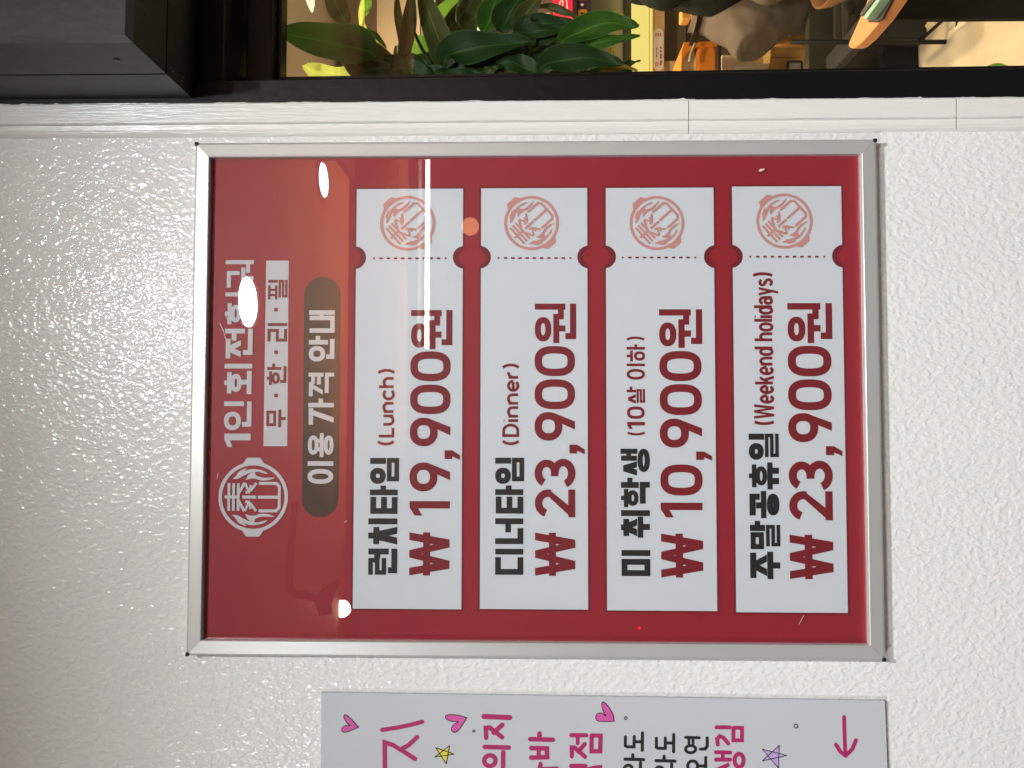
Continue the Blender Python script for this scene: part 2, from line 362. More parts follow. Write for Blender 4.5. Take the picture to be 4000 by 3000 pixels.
M_boardedge = mat('foam board edge', (.6, .6, .59, 1), .8)
M_pink = mat('magenta print ink', lin('#aa2263'), .6)
M_heart = mat('pink heart print', lin('#d254a2'), .6)
M_yel = mat('yellow star print', lin('#d6d04a'), .6)
M_lil = mat('lilac star print', lin('#b9a2d4'), .6)

# ================================================================== STRUCTURE
WY = 0.018                                    # front of the stucco
TRX = 0.345                                   # left edge of the trim
w = mesh('stucco_wall', [(-3.2, WY, 0), (.352, WY, 0), (.352, WY, 2.7), (-3.2, WY, 2.7), (-3.2, WY + .2, 0), (.352, WY + .2, 0), (.352, WY + .2, 2.7), (-3.2, WY + .2, 2.7)],
         [(0, 1, 2, 3), (4, 7, 6, 5), (0, 4, 5, 1), (3, 2, 6, 7), (0, 3, 7, 4), (1, 5, 6, 2)], M_wall)
tag(w, 'white orange-peel textured wall behind the framed red price sign', 'wall')
# passage the photographer stands in (seen in the reflections)
M_tile = mat('dark grey paving', (.035, .035, .035, 1), .55, var=.15, vscale=4)
M_ceil = mat('warm wood ceiling', (.72, .46, .27, 1), .5, var=.2, vscale=3, stretch=(.3, 6, 1))
M_far = mat('dark shopfront', (.06, .035, .028, 1), .5, var=.4, vscale=1.5)
struct(box('passage_floor', (-4, -3.95, -.1), (4, WY, 0), M_tile))
struct(box('passage_ceiling', (-4, -3.95, 2.7), (1.55, WY + .2, 2.8), M_ceil))
struct(box('passage_ceiling', (1.552, -3.95, 2.66), (4, WY - .02, 2.8), M_far))  # dark ceiling section added so the window mirrors less of the warm wood
struct(box('passage_wall', (-4, -4.1, 0), (4, -3.95, 2.8), M_far))
# restaurant room behind the window
M_room = mat('beige plaster', (.56, .47, .36, 1), .8, var=.12, vscale=3)
M_conc = mat('pale concrete floor', (.60, .53, .40, 1), .7, var=.38, vscale=5, bump=.001, bscale=30)
M_roomc = mat('room ceiling paint', (.5, .44, .36, 1), .8)
struct(box('restaurant_floor', (-2, WY + .22, -.1), (5, 4.6, 0), M_conc))
struct(box('restaurant_ceiling', (-2, WY + .22, 2.72), (5, 4.6, 2.82), M_roomc))
struct(box('restaurant_back_wall', (-2, 4.4, 0), (5, 4.6, 2.72), M_room))
struct(box('restaurant_side_wall', (4.9, WY + .22, 0), (5, 4.4, 2.72), M_room))
struct(box('restaurant_side_wall', (-2, WY + .22, 0), (-1.9, 4.4, 2.72), M_room))

# ------------------------------------------------------------------ white trim of three boards
tr = thing('trim_strip', 'white painted wooden trim strip between stucco wall and black window frame', 'trim')
xs = [-900, 2690, 3735, 5200]
for i in range(3):
    a, b = xs[i] + (1.2 if i else 0), xs[i + 1] - 1.2
    def yy(x): return 408 - 30 * x / 4000
    Y0 = .008
    prof = lambda x: [at(x, yy(x) + 1, WY + .012), at(x, yy(x) + 1, Y0 + .0015), at(x, yy(x) + 4, Y0), at(x, yy(x) + 76, Y0), at(x, yy(x) + 80, Y0 + .0012), at(x, yy(x) + 86, Y0 + .0034), at(x, yy(x) + 104, Y0 + .0044), at(x, yy(x) + 120, Y0 + .0066), at(x, yy(x) + 138, WY + .0006)]
    P, Q = prof(a), prof(b); n = len(P)
    mesh('trim_board', P + Q, [(k, k + 1, n + k + 1, n + k) for k in range(n - 1)] + [tuple(range(n)), tuple(range(n, 2 * n))], M_trim, tr)

rg = random.Random(3); top = []; h_ = 2
for k in range(330):
    x = -300 + k * 14 + rg.uniform(-4, 4); h_ = max(.2, min(4.5, h_ + rg.gauss(0, 1.0) + (1.6 - h_) * .25)); top.append((x, yy(x) + 2.5 - h_ * (1.9 if rg.random() < .04 else 1)))
plate('paint_edge', top + [(x, yy(x) + 4) for x, y in top[::-1]], .0104, .0022, M_trim, tr)
# ------------------------------------------------------------------ black window
win = thing('shop_window', 'black steel framed shop window onto the lit restaurant', 'window')
GY = .10
def ex(y): return at(2000, y, 0).x
# left jamb (front face, tapering slightly) ; header ; sill far below
jamb = plate('window_jamb', [(-200, 410), (5200, 369.5), (5200, 246), (-200, 331)], .011, .13, M_black, win, .001)
plate('window_stop', [(700, 313), (5200, 247.5), (5200, 238), (700, 306)], GY - .004, .012, M_black, win)
zh = at(868, 200, .016).z
box('window_head', (ex(330) , .02, zh), (3.2, GY + .09, 2.7), M_black, win, .002)
zb = at(1092, 200, GY).z
box('glazing_bar', (ex(400), GY - .03, zb), (3.2, GY + .03, zb + .035), M_black, win, .002)
box('glazing_bar', (ex(400), GY - .01, zb - .0005), (3.2, GY + .012, zb - .006), mat('dark gasket', (.004, .004, .004, 1), .4), win)
box('window_sill', (ex(400), .02, .30), (3.2, GY + .26, .38), M_black, win, .003)
box('glass_pane', (ex(405), GY, .38), (3.2, GY + .006, zb), M_pane, win)

# ------------------------------------------------------------------ charcoal metal box over the window head
bx = thing('metal_sign_box', 'charcoal sheet metal box jutting out above the shop window', 'box')
c0 = at(760, 393, WY); c1x, c1z = c0.x, c0.z
YF, YM = -.128, -.055
x2, z2 = 2.2, 2.69
def ring(name, ya, yb, ins, m):
    # left and lower cheeks (mitred at the corner), top cheek
    a, b = c1x + ins, c1z + ins
    t = .003
    for nm, p in (('side_panel', [(a, ya, b), (a, yb, b), (a, yb, z2), (a, ya, z2), (a + t, ya, b + t), (a + t, yb, b + t), (a + t, yb, z2), (a + t, ya, z2)]),
                  ('bottom_panel', [(a + .0004, ya, b), (a + .0004, yb, b), (x2, yb, b), (x2, ya, b), (a + t + .0004, ya, b + t), (a + t + .0004, yb, b + t), (x2, yb, b + t), (x2, ya, b + t)])):
        mesh(nm, p, [(0, 1, 2, 3), (4, 7, 6, 5), (0, 4, 5, 1), (1, 5, 6, 2), (2, 6, 7, 3), (3, 7, 4, 0)], m, bx)
ring('lower', YM + .0015, .017, .0, M_boxm)
ring('upper', YF, YM - .0025, -.0006, M_boxm)
box('box_liner', (c1x + .004, YF + .01, c1z + .004), (x2, .016, z2), mat('box shadow gap', (.005, .005, .005, 1), .6), bx)
fx, fz = c1x - .0006, c1z - .0006
# bevelled lip round the front panel
lip = .0068
mesh('front_lip', [(fx, YF, fz), (x2, YF, fz), (fx, YF, z2), (fx + lip, YF - .004, fz + lip), (x2, YF - .004, fz + lip), (fx + lip, YF - .004, z2)],
     [(0, 1, 4, 3), (0, 3, 5, 2)], M_boxm, bx)
mesh('front_panel', [(fx + lip, YF - .004, fz + lip), (x2, YF - .004, fz + lip), (x2, YF - .004, z2), (fx + lip, YF - .004, z2)], [(0, 1, 2, 3)], M_boxm, bx)
def screw(x, y, z, ax, r=.0042):
    s_ = lathe('screw', [(0, -.0022), (r * .6, -.002), (r, 0), (r, .002)], (0, 0, 0), M_cap, bx, 12, 'z')
    s_.location = (x, y, z)
    if ax == 'x': s_.rotation_euler = (0, math.pi / 2, 0)
def onplane(px, py, axis, val):
    d = CR * ((px - 2000) / FPX) + CU * (-(py - 1500) / FPX) - CB
    return CC + d * ((val - CC[axis]) / d[axis])
q = onplane(456, 231, 0, c1x); screw(q.x, q.y, q.z, 'x', .0046)
for px, py in ((563, 60), (673, 271), (710, 308)):
    q = onplane(px, py, 2, c1z); screw(q.x, q.y, q.z, 'z', .0035)
# paint flakes and tape scraps left at the window corner are skipped by size

# ================================================================== PRICE SIGN
sg = thing('price_sign', 'aluminium framed red price sign with four white tickets', 'sign')
PY = .009                                     # print plane
HW, HH, RW = .3142, .419, .0190
def zz(v): return 1.5 + v
prof = [(0.0, .0165), (0.0, .0040), (.0009, .0028), (.0030, .0019), (.0165, .0003), (.0182, .0), (.0190, .0008), (.0190, .0088)]
def rail(k):
    vs = []; g = .00012
    for d, y in prof:
        a, b = HW - d, HH - d
        c = [((-a + g, b), (a - g, b)), ((a, b - g), (a, -b + g)), ((a - g, -b), (-a + g, -b)), ((-a, -b + g), (-a, b - g))][k]
        vs += [(c[0][0], y, zz(c[0][1])), (c[1][0], y, zz(c[1][1]))]
    n = len(prof)
    fs = [(2 * i, 2 * i + 1, 2 * i + 3, 2 * i + 2) for i in range(n - 1)] + [(2 * n - 2, 2 * n - 1, 1, 0), tuple(range(0, 2 * n, 2)), tuple(range(1, 2 * n, 2))]
    return mesh('frame_rail', vs, fs, (M_alu_h, M_alu_v)[k % 2], sg)
for k in range(4): rail(k)
for sx in (1, -1):
    for sz in (1, -1):
        cx, cz = sx * (HW - .0019), zz(sz * (HH - .0019))
        c = box('corner_cap', (cx - .0025, .0006, cz - .0025), (cx + .0025, .0166, cz + .0025), M_cap, sg); bevel(c, .0016, 3)
iw, ih = HW - RW + .003, HH - RW + .003
box('back_board', (-iw, PY + .0004, zz(-ih)), (iw, .0172, zz(ih)), M_boardedge, sg)
def sheet(name, pts, Y, m, parent):
    ik = Ink(Y); ik.poly([(p[0], p[1]) for p in pts]); return ik.build(name, m, parent)
poster = sheet('poster', [(-iw, zz(-ih)), (iw, zz(-ih)), (iw, zz(ih)), (-iw, zz(ih))], PY, M_red, sg)
box('clear_cover', (-iw, .0062, zz(-ih)), (iw, .0074, zz(ih)), M_cover, sg)
L1, L2, L3 = PY - .0004, PY - .0007, PY - .0010

def P2(px, py, Y=L1): v = at(px, py, Y); return (v.x, v.z)
# header strip, pill
sheet('text_strip', [P2(1029, 1743), P2(1122, 1743), P2(1128, 1018), P2(1040, 1018)], L1, M_white, sg)
a = P2(1179, 2021); b = P2(1322, 1081)
X0 = at(1250, 2021, L1).x; X1 = at(1250, 1081, L1).x
zt = at(1184, 1550, L1).z; zb2 = at(1326, 1550, L1).z; r = (zt - zb2) / 2; zc = (zt + zb2) / 2
sheet('title_pill', [(X1 - r + r * math.cos(math.radians(t)), zc + r * math.sin(math.radians(t))) for t in range(-90, 91, 9)] + [(X0 + r - r * math.cos(math.radians(t)), zc - r * math.sin(math.radians(t))) for t in range(-90, 91, 9)], L1, M_pill, sg)
ik = Ink(L2)
digit(ik, '1', 1746, 1694, 876, 979, .18)
for ch, u0, u1 in (('인', 1680, 1568), ('회', 1537, 1421), ('전', 1400, 1284), ('훠', 1266, 1142), ('궈', 1128, 1016)):
    k = (1700 - u0) / 700 * 12
    glyph(ik, ch, place(u0, 874 + k * .6, u1, 983 + k * .9, L2), .17)
ik.build('heading_lettering', M_white, sg)
ik = Ink(L2)
for ch, u0, u1 in (('무', 1669, 1600), ('한', 1504, 1420), ('리', 1334, 1262), ('필', 1170, 1093)):
    k = (1669 - u0) / 600 * 8
    glyph(ik, ch, place(u0, 1040 + k, u1, 1117 + k, L2), .15)
for u in (1545, 1376, 1210):
    p, q = P2(1071, u + 7), P2(1086, u - 7); ik.poly([p, (q[0], p[1]), q, (p[0], q[1])])
ik.build('strip_lettering', M_redink, sg)
ik = Ink(L2)
for ch, u0, u1 in (('이', 1890, 1802), ('용', 1785, 1692), ('가', 1655, 1557), ('격', 1548, 1456), ('안', 1412, 1312), ('내', 1300, 1212)):
    k = (1890 - u0) / 680 * 7
    glyph(ik, ch, place(u0, 1201 + k, u1, 1302 + k, L2), .175)
ik.build('pill_lettering', M_white, sg)

FLAMES = [[(530, 28), (565, 62), (590, 100), (630, 122), (675, 137), (648, 108), (690, 122), (740, 128), (800, 120), (850, 105), (880, 80), (830, 88), (790, 100), (740, 97), (690, 85), (640, 62), (600, 38), (560, 28)],
          [(660, 20), (680, 58), (705, 82), (745, 97), (765, 65), (800, 50), (850, 42), (950, 45), (900, 22), (850, 14), (800, 18), (760, 32), (720, 34), (690, 28)]]
# emblem: cooking pot seen from above with flames and two characters
def emblem(name, pc, rad_px, rot, m):
    ik = Ink(L3); c = P2(*pc, L3); R = (at(pc[0] + rad_px, pc[1], L3) - at(pc[0], pc[1], L3)).length; ca, sa = math.cos(rot), math.sin(rot)
    def T(x, y): x, y = x * R, -y * R; return (c[0] + x * ca - y * sa, c[1] + x * sa + y * ca)
    ik.stroke([T(.95 * math.cos(t * math.pi / 24), .95 * math.sin(t * math.pi / 24)) for t in range(48)], .10 * R, closed=True)
    for s_ in (1, -1): ik.poly([T(s_ * .93, -.32), T(s_ * 1.12, -.19), T(s_ * 1.12, .19), T(s_ * .93, .32)])
    def bar(x0, y0, x1, y1, w=.075): ik.stroke([T(x0, y0), T(x1, y1)], w * R, cap=False)
    # upper character
    for y in (-.70, -.565, -.43): bar(-.39, y, .39, y, .08)
    bar(0, -.82, 0, -.40, .08); bar(0, -.31, 0, .09, .085)
    for q in (1, -1):
        bar(q * .10, -.42, q * .40, -.25, .085)
        ik.stroke([T(q * .40, -.24), T(q * .15, -.12), T(q * .34, -.07)], .07 * R, cap=False)
        ik.stroke([T(q * .12, -.22), T(q * .20, -.06), T(q * .40, .09)], .075 * R, cap=False)
    # lower character
    ik.stroke([T(-.39, .16), T(-.39, .66), T(-.30, .75), T(.30, .75), T(.39, .66), T(.39, .16)], .085 * R, cap=False); bar(0, .13, 0, .75, .085)
    for fl in FLAMES:
        q = smoothline([(*p, 0) for p in fl], 3)
        for s_ in (1, -1):
            sm = [T(-s_ * ((2000 + .3919 * p.y) - 1941.6) / 136, ((700 + .3919 * p.x) - 989) / 136) for p in q]
            ik.poly(sm)
    return ik.build(name, m, sg)
emblem('pot_emblem', (989, 1941.6), 136, 0, M_white)

# four tickets
TK = [
 dict(c=[(1377.5, 2378.8), (1802, 2378.8), (1809, 738.5), (1394, 737)], ny=1006, st=(1592, 872), rad=108, dash=(1461, 1741, 1009),
      title=[('런', 2245, 2143, 1438, 1552), ('치', 2130, 2025, 1438, 1552), ('타', 2007, 1897, 1444, 1553), ('임', 1890, 1789, 1445, 1559)],
      sub=('(Lunch)', 1743, 1438, 1474, 1542), vp=(1598, 1756), dv=6,
      price=[('₩', 2248, 2080), ('1', 2014, 1958), ('9', 1918, 1808), (',', 1796, 1759), ('9', 1742, 1633), ('0', 1617, 1503), ('0', 1489, 1373)], won=(1364, 1211)),
 dict(c=[(1874, 2378), (2298, 2382), (2293, 734), (1880, 736)], ny=1004, st=(2075.6, 871), rad=107, dash=(1947, 2228, 1008),
      title=[('디', 2245, 2144, 1934, 2044), ('너', 2125, 2025, 1934, 2044), ('타', 2006, 1896, 1934, 2044), ('임', 1890, 1788, 1934, 2047)],
      sub=('(Dinner)', 1742, 1417, 1962, 2028), vp=(2090, 2247), dv=-2,
      price=[('₩', 2249, 2081), ('2', 2020, 1912), ('3', 1903, 1791), (',', 1774, 1737), ('9', 1720, 1611), ('0', 1598, 1482), ('0', 1469, 1352)], won=(1340, 1186)),
 dict(c=[(2370.7, 2383), (2800.6, 2388), (2788, 731), (2367, 736)], ny=1003, st=(2565.6, 871), rad=107, dash=(2432, 2716, 1006),
      title=[('미', 2250, 2149, 2428, 2540), ('취', 2098, 1993, 2426, 2538), ('학', 1981, 1866, 2426, 2538), ('생', 1856, 1753, 2424, 2538)],
      sub=None, vp=(2583, 2746), dv=-9,
      price=[('₩', 2256, 2085), ('1', 2021, 1964), ('0', 1935, 1815), (',', 1799, 1764), ('9', 1747, 1637), ('0', 1621, 1501), ('0', 1488, 1372)], won=(1359, 1208)),
 dict(c=[(2875, 2390.6), (3309.6, 2395), (3288, 726), (2860, 730)], ny=1001, st=(3064, 863.4), rad=110, dash=(2931, 3219, 1003),
      title=[('주', 2262, 2155, 2931, 3047), ('말', 2145, 2035, 2930, 3047), ('공', 2024, 1918, 2928, 3044), ('휴', 1912, 1806, 2926, 3042), ('일', 1796, 1694, 2925, 3041)],
      sub=('(Weekend holidays)', 1661, 1063, 2946, 3018), vp=(3086, 3254), dv=-10,
      price=[('₩', 2262, 2089), ('2', 2032, 1919), ('3', 1914, 1799), (',', 1781, 1743), ('9', 1725, 1616), ('0', 1601, 1483), ('0', 1469, 1352)], won=(1340, 1184)),
]
def ticket_outline(T, Y, g):
    bl, br, tr_, tl = [Vector(P2(*p, Y)) for p in T['c']]   # picture corners: top-left(real), bottom-left, bottom-right, top-right
    x0 = (bl.x + br.x) / 2 - g; x1 = (tr_.x + tl.x) / 2 + g; z1 = (bl.y + tl.y) / 2 + g; z0 = (br.y + tr_.y) / 2 - g
    xn = at(sum(p[0] for p in T['c']) / 4, T['ny'], Y).x; r = .0142 - g; off = .0018 + g; da = math.acos(max(-1, min(1, off / r)))
    hw_ = r * math.sin(da); pts = [(x0, z0)]
    n = 12
    for i in range(n + 1):
        t = math.pi / 2 + da - 2 * da * i / n; pts.append((xn + r * math.cos(t), z0 - off + g * 0 + r * math.sin(t)))
    pts += [(x1, z0), (x1, z1)]
    for i in range(n + 1):
        t = -math.pi / 2 + da - 2 * da * i / n; pts.append((xn + r * math.cos(t), z1 + off + r * math.sin(t)))
    pts.append((x0, z1)); return pts
for T in TK:
    sheet('ticket_border', ticket_outline(T, PY - .0002, .0023), PY - .0002, M_shadowred, sg)
    tk = sheet('ticket', ticket_outline(T, L1, 0), L1, M_ticket, sg)
    ik = Ink(L2)
    for ch, u0, u1, v0, v1 in T['title']: glyph(ik, ch, place(u0, v0, u1, v1, L2), .205)
    o = ik.build('title_lettering', M_ink, tk)
    ik = Ink(L2)
    if T['sub']:
        s_, u0, u1, v0, v1 = T['sub']; latin(ik, s_, u0, v0, u1, v1, .168 if len(s_) < 10 else .145, .03 if len(s_) < 10 else .05)
    else:
        latin(ik, '(', 1702, 2450, 1682, 2520, .13); latin(ik, ')', 1335, 2447, 1313, 2518, .13)
        digit(ik, '1', 1676, 1648, 2450, 2519, .17); digit(ik, '0', 1636, 1588, 2449, 2518, .17)
        for ch, u0, u1 in (('살', 1580, 1510), ('이', 1483, 1420), ('하', 1412, 1345)): glyph(ik, ch, place(u0, 2448, u1, 2519, L2), .15)
    ik.build('subtitle_lettering', M_redink, tk)
    ik = Ink(L2); n = len(T['price'])
    for ch, u0, u1 in T['price']:
        k = (2250 - u0) / 1000 * T['dv']; digit(ik, ch, u0, u1, T['vp'][0] + k, T['vp'][1] + k, .185)
    k = T['dv']; glyph(ik, '원', place(T['won'][0], T['vp'][0] + k + 1, T['won'][1], T['vp'][1] + k + 5, L2), .17)
    ik.build('price_lettering', M_redink, tk)
    ik = Ink(L2); d0, d1, dy = T['dash']; h = .0011
    for i in range(11):
        v = d0 + (d1 - d0) * i / 10; p = at(v, dy, L2); hz = .0022 if 0 < i < 10 else .0011
        ik.poly([(p.x - h, p.z - hz), (p.x + h, p.z - hz), (p.x + h, p.z + hz), (p.x - h, p.z + hz)])
    ik.build('dashed_line', M_redink, tk)
    e = emblem('stamp_emblem', T['st'], T['rad'] / 1.0, math.radians(42), M_pinkink); e.parent = tk
ik_m = mat('pale scuff', (.72, .66, .70, 1), .4)
for pts in ([(858, 1262), (872, 1290), (884, 1330)], [(880, 1228), (890, 1250)], [(848, 1870), (852, 1846)], [(1100, 2010), (1112, 2002)], [(1345, 2040), (1356, 2033)], [(3120, 2440), (3140, 2404)]):
    ik = Ink(.00615); ik.stroke([P2(x, y, .00615) for x, y in pts], .0005, cap=False); ik.build('scuff_mark', ik_m, sg)
# a seed stuck to the sign's cover
sd = lathe('seed', [(0, -.0042), (.0011, -.003), (.0017, 0), (.0013, .0026), (0, .0042)], (0, 0, 0), mat('seed husk', (.75, .6, .38, 1), .5), None, 10)
q = at(2976, 664, .0058); sd.location = (q.x, .0058, q.z); sd.rotation_euler = (0, math.radians(-18), 0); sd.scale = (1, .5, 1)
tag(sd, 'tiny pale seed stuck near the lower right of the price sign', 'seed')

# ================================================================== HANDWRITTEN BOARD
hb = thing('handwritten_board', 'pale grey board with pink and black handwriting, hearts and stars', 'sign')
BY = .0125
tlb, trb = at(3458, 2738, BY), at(1253.8, 2705.7, BY)
o = mesh('board_panel', [(trb.x, BY, trb.z), (tlb.x, BY, tlb.z), (tlb.x - .62, BY, tlb.z - .012), (trb.x - .62, BY, trb.z - .004)] + [(trb.x, WY - .0006, trb.z), (tlb.x, WY - .0006, tlb.z), (tlb.x - .62, WY - .0006, tlb.z - .012), (trb.x - .62, WY - .0006, trb.z - .004)],
         [(0, 1, 2, 3), (4, 7, 6, 5), (0, 4, 5, 1), (1, 5, 6, 2), (2, 6, 7, 3), (3, 7, 4, 0)], M_board, hb)
bevel(o, .0004, 1)
HY = BY - .0003
def A7(p): return P2(1200 + .633 * p[0], 2650 + .633 * p[1], HY)
def A8(p): return P2(2300 + .5877 * p[0], 2650 + .5877 * p[1], HY)
def pxw(w, k): return w * k / 3197.0
def hand(name, m, groups, items):
    k = 0
    for nm, n in groups: hand1(nm or name, m, items[k:k + n]); k += n
    assert k == len(items), (k, len(items))
def hand1(name, m, items, parent=hb, Y=HY):
    ik = Ink(Y)
    for mp, w, pts in items:
        k = .633 if mp is A7 else .5877
        if pts[0] == 'ring':
            _, cx, cy, rx, ry = pts; ik.stroke([mp((cx + rx * math.cos(t * math.pi / 12), cy + ry * math.sin(t * math.pi / 12))) for t in range(24)], pxw(w, k), closed=True)
        else:
            q = [Vector(mp(p)) for p in pts]
            ik.stroke(q, pxw(w, k), rnd=True)
            for p in q[1:-1]: ik.disc(p, pxw(w, k) / 2)
    return ik.build(name, m, parent)
T7, T8 = A7, A8
hand('lettering', M_pink, [(0, 3), (0, 3), (0, 3), (0, 4), (0, 2), (0, 5), (0, 2), (0, 3), (0, 5), ('arrow_mark', 3)], [
 (T7, 26, [(463, 318), (560, 303), (625, 290), (710, 268)]), (T7, 27, [(478, 1300), (480, 800), (478, 395), (530, 412), (575, 440), (625, 412), (678, 362)]), (T7, 27, [(578, 440), (665, 497)]),
 (T7, 31, [(1090, 235), (1250, 242)]), (T7, 28, [(1104, 366), (1102, 305), (1125, 303), (1202, 363)]), (T7, 28, [(1150, 335), (1203, 287)]), (T7, 28, [(1095, 423), (1244, 427)]), (T7, 27, ('ring', 1127, 508, 35, 33)), (T7, 27, [(1209, 456), (1207, 700)]),
 (T7, 28, [(1376, 375), (1516, 379)]), (T7, 28, [(1433, 341), (1433, 374)]), (T7, 28, [(1383, 430), (1478, 432), (1480, 486), (1382, 489)]), (T7, 24, [(1428, 432), (1427, 487)]), (T7, 26, [(1440, 528), (1432, 570), (1400, 600)]), (T7, 26, [(1438, 560), (1540, 556)]),
 (T7, 26, [(1630, 351), (1722, 351)]), (T7, 24, [(1669, 355), (1669, 400)]), (T7, 26, [(1633, 482), (1632, 426), (1650, 427), (1714, 484)]), (T7, 26, [(1672, 452), (1712, 406)]), (T7, 26, [(1755, 352), (1810, 354), (1808, 450), (1754, 450), (1755, 352)]), (T7, 28, [(1630, 541), (1714, 541)]), (T7, 26, [(1660, 580), (1770, 552), (1806, 548), (1806, 640)]),
 (T8, 26, [(848, 325), (936, 326)]), (T8, 26, [(857, 440), (852, 402), (870, 384), (895, 395), (927, 433)]), (T8, 25, [(961, 328), (1018, 329), (1017, 412), (960, 411), (961, 328)]), (T8, 26, [(845, 491), (940, 493)]), (T8, 26, [(845, 540), (938, 540)]), (T8, 24, [(890, 492), (890, 540)]), (T8, 26, ('ring', 998, 545, 30, 44)), (T8, 26, [(850, 608), (924, 575)]),
 (T8, 25, [(1697, 257), (1700, 380), (1706, 512)]), (T8, 25, [(1642, 440), (1672, 488), (1706, 513)]), (T8, 25, [(1775, 411), (1750, 470), (1706, 515)]),
])
hand('lettering', M_ink, [(0, 3), (0, 4), (0, 3), (0, 4), (0, 5), (0, 3), ('dot_mark', 1), ('dot_mark', 1), ('dot_mark', 1)], [
 (T8, 20, [(243, 388), (243, 448), (256, 455), (300, 455), (302, 386)]), (T8, 20, [(356, 362), (355, 478)]), (T8, 20, [(303, 421), (352, 421)]), (T8, 21, [(240, 537), (365, 540)]), (T8, 21, [(292, 508), (292, 536)]), (T8, 20, ('ring', 262, 605, 27, 28)), (T8, 20, [(343, 560), (342, 660)]),
 (T8, 20, [(449, 398), (449, 458), (462, 465), (508, 465), (508, 396)]), (T8, 20, [(564, 373), (563, 487)]), (T8, 20, [(508, 429), (560, 429)]), (T8, 21, [(446, 547), (573, 550)]), (T8, 21, [(500, 518), (500, 545)]), (T8, 20, ('ring', 469, 616, 27, 28)), (T8, 20, [(550, 570), (549, 660)]),
 (T8, 19, [(643, 392), (734, 395)]), (T8, 18, [(665, 395), (665, 432)]), (T8, 18, [(692, 395), (692, 432)]), (T8, 19, ('ring', 676, 470, 34, 24)), (T8, 20, [(786, 395), (786, 450), (772, 469), (741, 470)]), (T8, 20, ('ring', 690, 582, 33, 33)), (T8, 20, [(777, 526), (775, 660)]), (T8, 20, [(725, 582), (775, 582)]),
 (T7, 5, ('ring', 1028, 325, 7, 7)), (T7, 6, ('ring', 1966, 245, 8, 8)), (T8, 6, ('ring', 1377, 317, 13, 13)),
])
def fillpoly(name, mp, pts, m, line, w, parent=hb, star=False, grow=0):
    if not star:
        c = [Vector((p[0], p[1])) for p in pts]; sm = [(v.x, v.y) for v in smoothline([(*p, 0) for p in pts] + [(*pts[0], 0)], 5)][:-1]
    else: sm = pts
    ik = Ink(HY + .00008); q = [mp(p) for p in sm]
    # fan from the middle so notches stay open
    me = bmesh.new(); vs = [me.verts.new((x, HY - .00003, z)) for x, z in q]
    if star:
        for i in range(5): me.faces.new((vs[2 * i - 1], vs[2 * i], vs[2 * i + 1]))
        me.faces.new(vs[1::2])
    else: me.faces.new(vs); bmesh.ops.triangulate(me, faces=me.faces[:])
    for f in me.faces:
        f.normal_update()
        if f.normal.y > 0: f.normal_flip()
    m_ = bpy.data.meshes.new(name); me.to_mesh(m_); me.free(); o = link(name, m_, parent, m)
    ol = Ink(HY - .0002); k = .633 if mp is A7 else .5877
    if star:
        for a, b in line: ol.stroke([mp(a), mp(b)], pxw(w, k), rnd=True)
    else: ol.stroke(q, pxw(w, k), closed=True)
    ol.build(name + '_outline', M_ink, o)
for h in ([(316, 301), (275, 255), (245, 228), (228, 226), (228, 243), (244, 272), (262, 291), (238, 290), (218, 302), (214, 322), (230, 332), (270, 322)],
          [(985, 243), (930, 227), (870, 224), (852, 236), (862, 252), (895, 265), (932, 268), (903, 286), (889, 312), (898, 328), (915, 332), (945, 305)],
          [(1894, 264), (1886, 222), (1862, 180), (1835, 149), (1820, 148), (1818, 172), (1828, 205), (1840, 231), (1812, 213), (1786, 222), (1780, 246), (1796, 263), (1840, 266)]):
    fillpoly('heart', A7, h, M_heart, None, 5)
def starpts(c):
    out = []; n = 5
    def X(a, b, c_, d):
        a, b, c_, d = map(Vector, (a, b, c_, d)); r, s_ = b - a, d - c_; t = ((c_ - a).x * s_.y - (c_ - a).y * s_.x) / (r.x * s_.y - r.y * s_.x); p = a + r * t; return (p.x, p.y)
    for i in range(5):
        out.append(c[i]); out.append(X(c[i], c[(i + 2) % 5], c[(i + 1) % 5], c[(i - 1) % 5]))
    return out
for mp, c, m_ in ((A7, [(878, 415), (905, 467), (858, 527), (787, 485), (793, 427)], M_yel), (A8, [(1265, 445), (1315, 512), (1260, 596), (1152, 548), (1153, 470)], M_lil)):
    fillpoly('star', mp, starpts(c), m_, [(c[i], c[(i + 2) % 5]) for i in range(5)], 5, star=True)

# ================================================================== PASSAGE LAMPS (some seen in the reflections; cove and left downlight added)
M_rim = mat('rim white', (.8, .8, .78, 1), .4); M_lens = emat('downlight glow', '#fbfcf6', 22)
def downlight(x, y, z, r, watts, label):
    t = thing('ceiling_downlight', label, 'light', group='downlights in the passage ceiling')
    lathe('light_rim', [(r, -.012), (r + .018, -.012), (r + .02, 0), (r, 0), (r, -.012)], (x, y, z), M_rim, t)
    lathe('light_lens', [(0, -.006), (r - .001, -.006), (r - .001, -.001)], (x, y, z), M_lens, t)
    l = bpy.data.lights.new('downlight_beam', 'AREA'); l.shape = 'DISK'; l.size = 2 * r - .01; l.energy = watts; l.color = (.945, .99, .985); l.spread = math.radians(155)
    lo = bpy.data.objects.new('downlight_beam', l); COL.objects.link(lo); lo.location = (x, y, z - .009); lo.parent = t
downlight(.29, -1.37, 2.7, .055, LAMP_KEY, 'bright round downlight in the passage ceiling closest to the stucco wall')
downlight(.445, -2.172, 2.7, .108, LAMP_MAIN, 'round downlight in the passage ceiling reflected in the poster heading')
downlight(1.333, -3.3, 2.7, .10, LAMP_FAR, 'round downlight in the passage ceiling nearest the opposite shopfront')
downlight(-1.75, -1.9, 2.7, .08, 52.0, 'round downlight added to the passage ceiling as unseen fill, left of the handwritten board')  # added lamp, fills in the left side of wall and frame
t = thing('spot_lamp', 'small round spot lamp on a black bracket across the passage', 'light')
